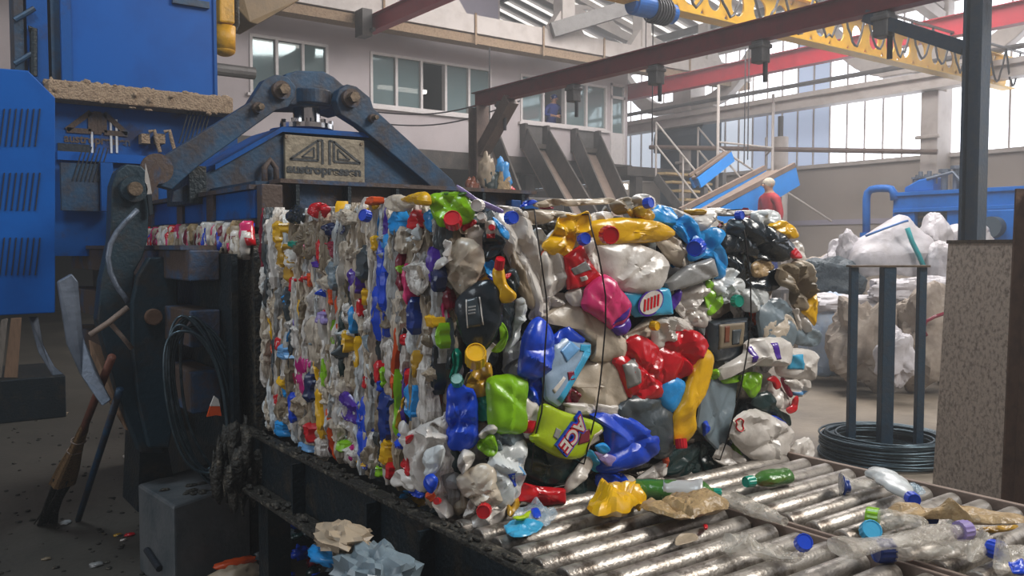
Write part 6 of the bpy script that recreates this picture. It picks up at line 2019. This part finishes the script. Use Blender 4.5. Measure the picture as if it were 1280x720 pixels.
def big_bag(px, py, rx, ry, rz, col, label, D=10.0, zc=None, seed=0, peak=0, nz=.22, name='big_bag', lean=0):
    d = ray(px, py)
    k = D / d.dot(FW)
    c = CAM + d * k
    mb = MB()
    nu, nv = 56, 36
    vs = [c + Vector((0, 0, -rz))]
    for i in range(1, nv):
        t = -PI / 2 + PI * i / nv
        for j in range(nu):
            a = 2 * PI * j / nu
            f = lambda v, e: math.copysign(abs(v) ** e, v)
            x, y, z = f(math.cos(t), .6) * f(math.cos(a), .75), f(math.cos(t), .6) * f(math.sin(a), .75), f(math.sin(t), .8)
            if peak and z > 0:
                s_ = 1 - peak * z ** 1.2
                x *= s_; y *= s_
                z *= 1 + .35 * peak
            p = Vector((x, y, z))
            vd = noise.voronoi(p * 2.6 + Vector((seed, seed, 0)))[0]
            n_ = nz * (noise.noise(p * 1.5 + Vector((seed, 0, 0))) + .7 * (vd[0] - .45) - .35 * math.exp(-7 * (vd[1] - vd[0])) + .28 * (noise.voronoi(p * 6 + Vector((0, seed, 0)))[0][0] - .45))
            p *= 1 + n_
            q = c + RT * (p.x * rx + lean * p.z) + Vector((FW.x, FW.y, 0)) * (p.y * ry) + Vector((0, 0, max(p.z * rz, .01 - c.z)))
            vs.append(q)
    vs.append(c + Vector((0, 0, rz * (1 + .35 * peak))) + RT * lean)
    fs = [(0, 1 + (j + 1) % nu, 1 + j) for j in range(nu)]
    for i in range(nv - 2):
        o = 1 + i * nu
        fs += [(o + j, o + (j + 1) % nu, o + nu + (j + 1) % nu, o + nu + j) for j in range(nu)]
    o = 1 + (nv - 2) * nu
    fs += [(o + j, o + (j + 1) % nu, len(vs) - 1) for j in range(nu)]
    vs[0].z = max(vs[0].z, .01)
    t = thing(name, label, 'bag', (c.x, c.y, min(v.z for v in vs)))
    mb.add(vs, fs).build('sack', col, t, smooth=True, sharp=28)
    return t, c


def strap(t, pts, D, m='strap', w=.02):
    P = []
    for px, py in pts:
        d = ray(px, py)
        P.append(CAM + d * (D / d.dot(FW)))
    MB().tube(P, w, 6).build('strap', m, t, smooth=True)


# lower row, resting on the floor
big_bag(1040, 418, .36, .27, .42, 'bag_blue', 'pale blue shiny bag at the left of the lower row', 9.3, seed=1)
big_bag(1083, 428, .33, .24, .42, 'bag_dirty', 'dirty beige bag behind the left upright', 8.6, seed=2, nz=.4)
t, c = big_bag(1156, 420, .34, .26, .48, 'bag_dirty', 'dirty beige bag with a pink strap right of the middle upright', 8.6, seed=3, nz=.35)
strap(t, [(1158, 420), (1154, 412), (1157, 402), (1168, 396), (1180, 392)], 8.24, 'M', .018)
big_bag(1118, 445, .16, .13, .24, 'bag', 'small white bag in the gap beside the middle upright', 8.1, seed=4, nz=.4)
big_bag(1205, 440, .3, .26, .42, 'bag_blue', 'pale bag half hidden by the speckled plate', 9.1, seed=5)
# middle
big_bag(1036, 350, .34, .28, .24, 'net', 'dark netted bag on the pile left of the stand', 9.9, seed=7, nz=.3)
big_bag(1066, 332, .42, .26, .3, 'bag', 'grey white bag behind the dark net', 10.6, seed=8, peak=.3)
big_bag(1052, 380, .4, .2, .11, 'bag', 'flat white sack lying over the pale blue bag', 9.2, seed=9, nz=.3)
big_bag(1150, 364, .5, .2, .16, 'bag', 'shiny white sack lying across the beige bags', 9.1, seed=10, nz=.35)
big_bag(1025, 340, .26, .3, .2, 'bag_dirty', 'beige bag at the back left end of the pile', 11.4, seed=11, nz=.4)
big_bag(1130, 410, .66, .32, .6, 'bag_dirty', 'large stained bag at the core of the pile', 10.0, seed=12)
big_bag(1036, 412, .4, .3, .5, 'bag_dirty', 'stained bag under the dark net', 10.0, seed=19)
# top
t, c = big_bag(1112, 316, .5, .36, .36, 'bag', 'large white woven bag with teal strap on top of the pile', 10.2, seed=14, peak=.75, nz=.12, lean=.1)
strap(t, [(1134, 285), (1140, 302), (1148, 318), (1155, 334)], 9.78, 'strap', .028)
strap(t, [(1082, 295), (1105, 286), (1130, 277), (1135, 276)], 9.85, 'strap_b', .014)
t, c = big_bag(1060, 314, .12, .12, .23, 'bag', 'small tied white sack neck left of the large woven bag', 10.3, seed=15, nz=.3)
big_bag(1168, 300, .2, .25, .3, 'bag', 'white upright bag right of the large woven bag', 10.9, seed=16, peak=.5)
big_bag(1178, 338, .2, .22, .34, 'bag', 'white bag below the upright one by the plate', 9.9, seed=17)
big_bag(1206, 302, .35, .26, .24, 'bag', 'white bag behind the slate post', 11.6, seed=18)

Xm = 12.9
mc = thing('blue_machine', 'long blue machine with curved pipe and pump behind the bags', 'machine', (Xm, 5.6, 0))


def MP(px, py):
    return at(px, py, 0, Xm)


yl_, yr_ = MP(1116, 250).y, MP(1300, 250).y - .6
zt_, zm_ = MP(1165, 240).z, MP(1165, 262).z
zb_2 = MP(1165, 285).z
MB().box(Xm, yr_, zm_, Xm + .8, yl_, zt_).build('upper_body', 'machine', mc, bevel=.02)
MB().box(Xm - .03, yr_, zm_ - .03, Xm + .82, yl_ - .02, zm_ + .03).build('rib', 'machine', mc, bevel=.005)
MB().box(Xm - .03, yr_, zt_ - .04, Xm + .82, yl_ - .02, zt_ + .02).build('rib', 'machine', mc, bevel=.005)
y1, y2, y3 = MP(1143, 270).y, MP(1183, 270).y, MP(1218, 270).y
MB().box(Xm, y1, zb_2 - .1, Xm + .7, yl_, zm_ - .031).build('foot_block', 'machine', mc, bevel=.01)
MB().box(Xm + .1, y2, zb_2 - .25, Xm + .7, y1 - .002, zm_ - .031).build('recess_box', 'net', mc)
for k in range(2):
    z = zm_ - .12 - .1 * k
    MB().box(Xm + .05, y1 - .2, z, Xm + .099, y1 - .03, z + .03).build('grip', 'bolt', mc)
MB().prism([(Xm + .02, y2, zm_ - .031), (Xm + .02, y3, zm_ - .031), (Xm + .02, y3, zm_ - .2), (Xm + .02, y2, zb_2 - .05)], (.5, 0, 0)).build('gusset', 'machine', mc)
MB().box(Xm - .04, yr_, 0, Xm + .8, MP(1234, 280).y, zm_ - .031).build('end_body', 'machine', mc, bevel=.02)
MB().box(Xm + .1, yl_ - .5, 0, Xm + .6, yl_ - .1, zb_2 - .1).build('pedestal', 'machine', mc, bevel=.01)
q = MP(1246, 284)
MB().cyl((Xm - .2, q.y, q.z), (Xm - .041, q.y, q.z), .15, n=28).build('drum', 'hood', mc)
pipe = [MP(1083, 302), MP(1083, 262), MP(1083, 249), MP(1084.5, 241), MP(1089, 237), MP(1097, 235.5), MP(1108, 235.5), MP(1114, 236.5), MP(1117, 241), MP(1118, 250)]
MB().tube(pipe, .06, 14).build('pipe', 'machine', mc, smooth=True)
q = MP(1083, 300)
MB().cyl((q.x, q.y, q.z - .02), (q.x, q.y, q.z + .12), .1, n=24).build('pipe_flange', 'machine', mc)
MB().cyl((q.x, q.y, 0), (q.x, q.y, q.z - .02), .06, n=16).build('pipe_foot', 'machine', mc)
p0, p1 = MP(1126, 238), MP(1162, 238)
zp = MP(1140, 226).z
MB().prism([(Xm + .1, p0.y, zt_ + .02), (Xm + .1, p1.y, zt_ + .02), (Xm + .1, p1.y, zp + .05), (Xm + .1, (p0.y + p1.y) / 2, zp + .02), (Xm + .1, p0.y, zt_ + .1)], (.35, 0, 0)).build('pump_housing', 'machine', mc, bevel=.02)
mb = MB()
for i in range(8):
    y = p0.y + (p1.y - p0.y) * (.25 + .1 * i)
    mb.cyl((Xm + .2, y, zp - .05), (Xm + .2, y, zp + .05 + .05 * (i % 3)), .035, n=10)
    mb.cyl((Xm + .2, y, zp + .04), (Xm + .2, y, zp + .07), .055, n=8)
for dy, hh in ((-.12, .16), (-.3, .2), (-.42, .1)):
    mb.cyl((Xm + .2, p1.y + dy, zt_ + .02), (Xm + .2, p1.y + dy, zp + hh), .05, n=12)
    mb.cyl((Xm + .2, p1.y + dy, zp + hh - .05), (Xm + .2, p1.y + dy, zp + hh), .085, n=12)
mb.tube([(Xm + .1, p1.y + .1, zp + .02), (Xm + .1, p1.y - .3, zp + .1), (Xm + .1, p1.y - .5, zt_ + .05)], .025, 8)
mb.build('valve_stack', 'pipe_grey', mc)

# ================================================================== people
def person(loc, yaw, top, legs, label, arms, hair='hair_grey', h=1.72, lean=0.0, cap_c=None):
    """standing figure grown from a joint skeleton"""
    s = h / 1.72
    V = {'pel': (0, 0, .95), 'wst': (0, lean * .3, 1.1), 'che': (0, lean * .7, 1.3), 'nb': (0, lean, 1.45), 'nk': (0, lean * 1.1, 1.52), 'hd': (0, lean * 1.2 + .02, 1.6), 'ht': (0, lean * 1.25 + .01, 1.68)}
    E_ = [('pel', 'wst'), ('wst', 'che'), ('che', 'nb'), ('nb', 'nk'), ('nk', 'hd'), ('hd', 'ht')]
    Rr = {'pel': (.15, .11), 'wst': (.14, .1), 'che': (.16, .11), 'nb': (.1, .08), 'nk': (.055, .055), 'hd': (.075, .09), 'ht': (.06, .07)}
    for sg, nm in ((-1, 'l'), (1, 'r')):
        V['hp' + nm] = (sg * .09, 0, .88); V['kn' + nm] = (sg * .1, .03, .48); V['an' + nm] = (sg * .1, -.01, .09); V['to' + nm] = (sg * .11, .13, .035)
        V['sh' + nm] = (sg * .18, lean, 1.4)
        el, wr = arms[nm]
        V['el' + nm] = el; V['wr' + nm] = wr
        d = (Vector(wr) - Vector(el)).normalized()
        hv = Vector(wr) + d * .07
        V['hn' + nm] = tuple(hv)
        E_ += [('pel', 'hp' + nm), ('hp' + nm, 'kn' + nm), ('kn' + nm, 'an' + nm), ('an' + nm, 'to' + nm), ('nb', 'sh' + nm), ('sh' + nm, 'el' + nm), ('el' + nm, 'wr' + nm), ('wr' + nm, 'hn' + nm)]
        Rr.update({'hp' + nm: (.095, .095), 'kn' + nm: (.062, .062), 'an' + nm: (.045, .045), 'to' + nm: (.045, .035), 'sh' + nm: (.07, .065), 'el' + nm: (.05, .05), 'wr' + nm: (.033, .033), 'hn' + nm: (.04, .022)})
        a_, b_ = bas(d)
        for q in range(4):
            f0 = hv + a_ * ((q - 1.5) * .02) + d * .03
            f1 = f0 + d * (.055 if q in (1, 2) else .045) - b_ * .012
            V['f%d%s' % (q, nm)] = tuple(f1)
            E_.append(('hn' + nm, 'f%d%s' % (q, nm)))
            Rr['f%d%s' % (q, nm)] = (.009, .009)
        V['th' + nm] = tuple(Vector(wr) + d * .05 + a_ * .055)
        E_.append(('wr' + nm, 'th' + nm)); Rr['th' + nm] = (.011, .011)
    keys = list(V)
    me = bpy.data.meshes.new('body')
    me.from_pydata([V[k] for k in keys], [(keys.index(a), keys.index(b)) for a, b in E_], [])
    ob = bpy.data.objects.new('body', me)
    COL.objects.link(ob)
    md = ob.modifiers.new('s', 'SKIN')
    for i, k in enumerate(keys):
        sv = me.skin_vertices[0].data[i]
        sv.radius = Rr[k]
        sv.use_root = (k == 'pel')
    md.use_smooth_shade = True
    sb = ob.modifiers.new('d', 'SUBSURF'); sb.levels = sb.render_levels = 2
    dg = bpy.context.evaluated_depsgraph_get()
    m2 = bpy.data.meshes.new_from_object(ob.evaluated_get(dg))
    bpy.data.objects.remove(ob)
    rot = Matrix.Rotation(yaw, 3, 'Z')
    for v in m2.vertices:
        v.co = (rot @ v.co) * s
    m2.materials.clear()
    for c in ('skin', top, legs, 'K'):
        m2.materials.append(M[c])
    hands = [rot @ Vector(V['wr' + n]) * s for n in 'lr']
    for p in m2.polygons:
        c = p.center
        near = any((c - w).length < .02 + .13 * 0 or ((c - w).length < .19 and (c - w).dot(w - rot @ Vector(V['el' + 'lr'[i]]) * s) > 0) for i, w in enumerate(hands))
        p.material_index = 0 if (near or c.z > 1.49 * s) else (3 if c.z < .1 * s else (2 if c.z < .98 * s else 1))
        p.use_smooth = True
    root = thing('person', label, 'person', loc)
    bo = bpy.data.objects.new('body', m2)
    COL.objects.link(bo)
    bo.parent = root
    L = Vector(loc)
    hd = rot @ Vector((0, lean * 1.2 + .02, 1.615)) * s + L
    fw = rot @ Vector((0, 1, 0)); sd = rot @ Vector((1, 0, 0))
    hr = MB().sph(hd - fw * .015 + Vector((0, 0, .03)), .088 * s, .1 * s, .085 * s, 20, 12, nz=.08, fr=6)
    hr.build('hair' if not cap_c else 'cap', cap_c or hair, root, smooth=True)
    f = MB().sph(hd + fw * .098 - Vector((0, 0, .01)), .013, .02, .02, 8, 6)
    f.build('nose', 'skin', root, smooth=True)
    f = MB().sph(hd + fw * .088 + sd * .032 + Vector((0, 0, .012)), .011, .008, .007, 8, 6).sph(hd + fw * .088 - sd * .032 + Vector((0, 0, .012)), .011, .008, .007, 8, 6)
    f.build('eyes', 'K', root)
    f = MB().box(-.022, .0, -.003, .022, .006, .003)
    f.v = [rot @ v + hd + fw * .086 - Vector((0, 0, .045)) for v in f.v]
    f.build('mouth', 'M', root)
    for sg in (-1, 1):
        MB().sph(hd + sd * (.083 * sg), .012, .022, .03, 8, 6).build('ear', 'skin', root, smooth=True)
    return root


rest_arms = {'l': ((-.25, .02, 1.14), (-.24, .12, .92)), 'r': ((.25, .02, 1.14), (.24, .12, .92))}
dd = ray(965, 240)
pp = CAM + dd * (13.5 / dd.dot(FW))
pp.z = at(963, 228, 0, pp.x).z - 1.66
pl = thing('work_platform', 'low grey platform behind the bale carrying the worker in red', 'platform', (pp.x, pp.y, 0))
MB().box(pp.x - .35, pp.y - .45, pp.z - .06, pp.x + .6, pp.y + .35, pp.z - .002).build('deck', 'grey_steel', pl)
for sx in (-.3, .55):
    for sy in (-.4, .3):
        MB().box(pp.x + sx - .04, pp.y + sy - .04, 0, pp.x + sx + .04, pp.y + sy + .04, pp.z - .06).build('leg', 'grey_steel', pl)
person(pp, math.radians(75), 'jacket_red', 'jacket_blue', 'fair haired person in a red top standing by the lower blue conveyor', rest_arms, lean=.05)
qq = at(690, 140, 1, Yf + .45)
person((qq.x - .05, Yf + .45, zb + .002), math.radians(170), 'jacket_blue', 'jacket_blue', 'person in blue working at the open pane of the office window', {'l': ((-.26, .18, 1.2), (-.05, .36, 1.16)), 'r': ((.26, .18, 1.2), (.08, .38, 1.14))}, lean=.16, h=1.45, cap_c='BD')

# ================================================================== light
w = bpy.data.worlds.new('world')
SC.world = w
w.use_nodes = True
w.node_tree.nodes['Background'].inputs['Color'].default_value = (.75, .86, 1, 1)
w.node_tree.nodes['Background'].inputs['Strength'].default_value = .12


def area(name, loc, aim, sx, sy, e, col):
    l = bpy.data.lights.new(name, 'AREA')
    l.shape = 'RECTANGLE'
    l.size, l.size_y = sx, sy
    l.energy = e
    l.color = col
    o = bpy.data.objects.new(name, l)
    COL.objects.link(o)
    o.location = loc
    o.rotation_euler = (Vector(aim) - Vector(loc)).to_track_quat('-Z', 'Y').to_euler()
    return o


area('overhead_fill', (6.5, -2.6, 7.2), (2.4, 1.9, .9), 4, 2.6, 780, (1, .965, .92))  # added fill aimed at the bale's end, no real roof opening
area('far_fill', (11, 8.2, 7.4), (10.5, 9, 0), 8, 5, 1500, (1, .97, .96))  # added fill that brightens the far hall and office front
area('left_fill', (-1.0, 1.5, 7.5), (.8, 4.6, .4), 2, 2, 200, (.78, .9, 1))  # added cool fill lifting the dark press side and floor
area('side_fill', (-4.7, 3.0, 2.2), (1.2, 3.6, .6), 2.4, 2.2, 60, (.84, .93, 1))  # added low fill reaching under the conveyor, no doorway stands here

# thin dust in the air of the whole hall
_v = w.node_tree.nodes.new('ShaderNodeVolumeScatter')
_v.inputs['Color'].default_value = (.95, .97, 1, 1)
_v.inputs['Density'].default_value = .010
_v.inputs['Anisotropy'].default_value = .35
w.node_tree.links.new(_v.outputs[0], w.node_tree.nodes['World Output'].inputs['Volume'])

vs_ = SC.view_settings
vs_.view_transform = 'Standard'
vs_.look = 'None'
vs_.exposure = 0
vs_.gamma = 1
vs_.use_curve_mapping = False
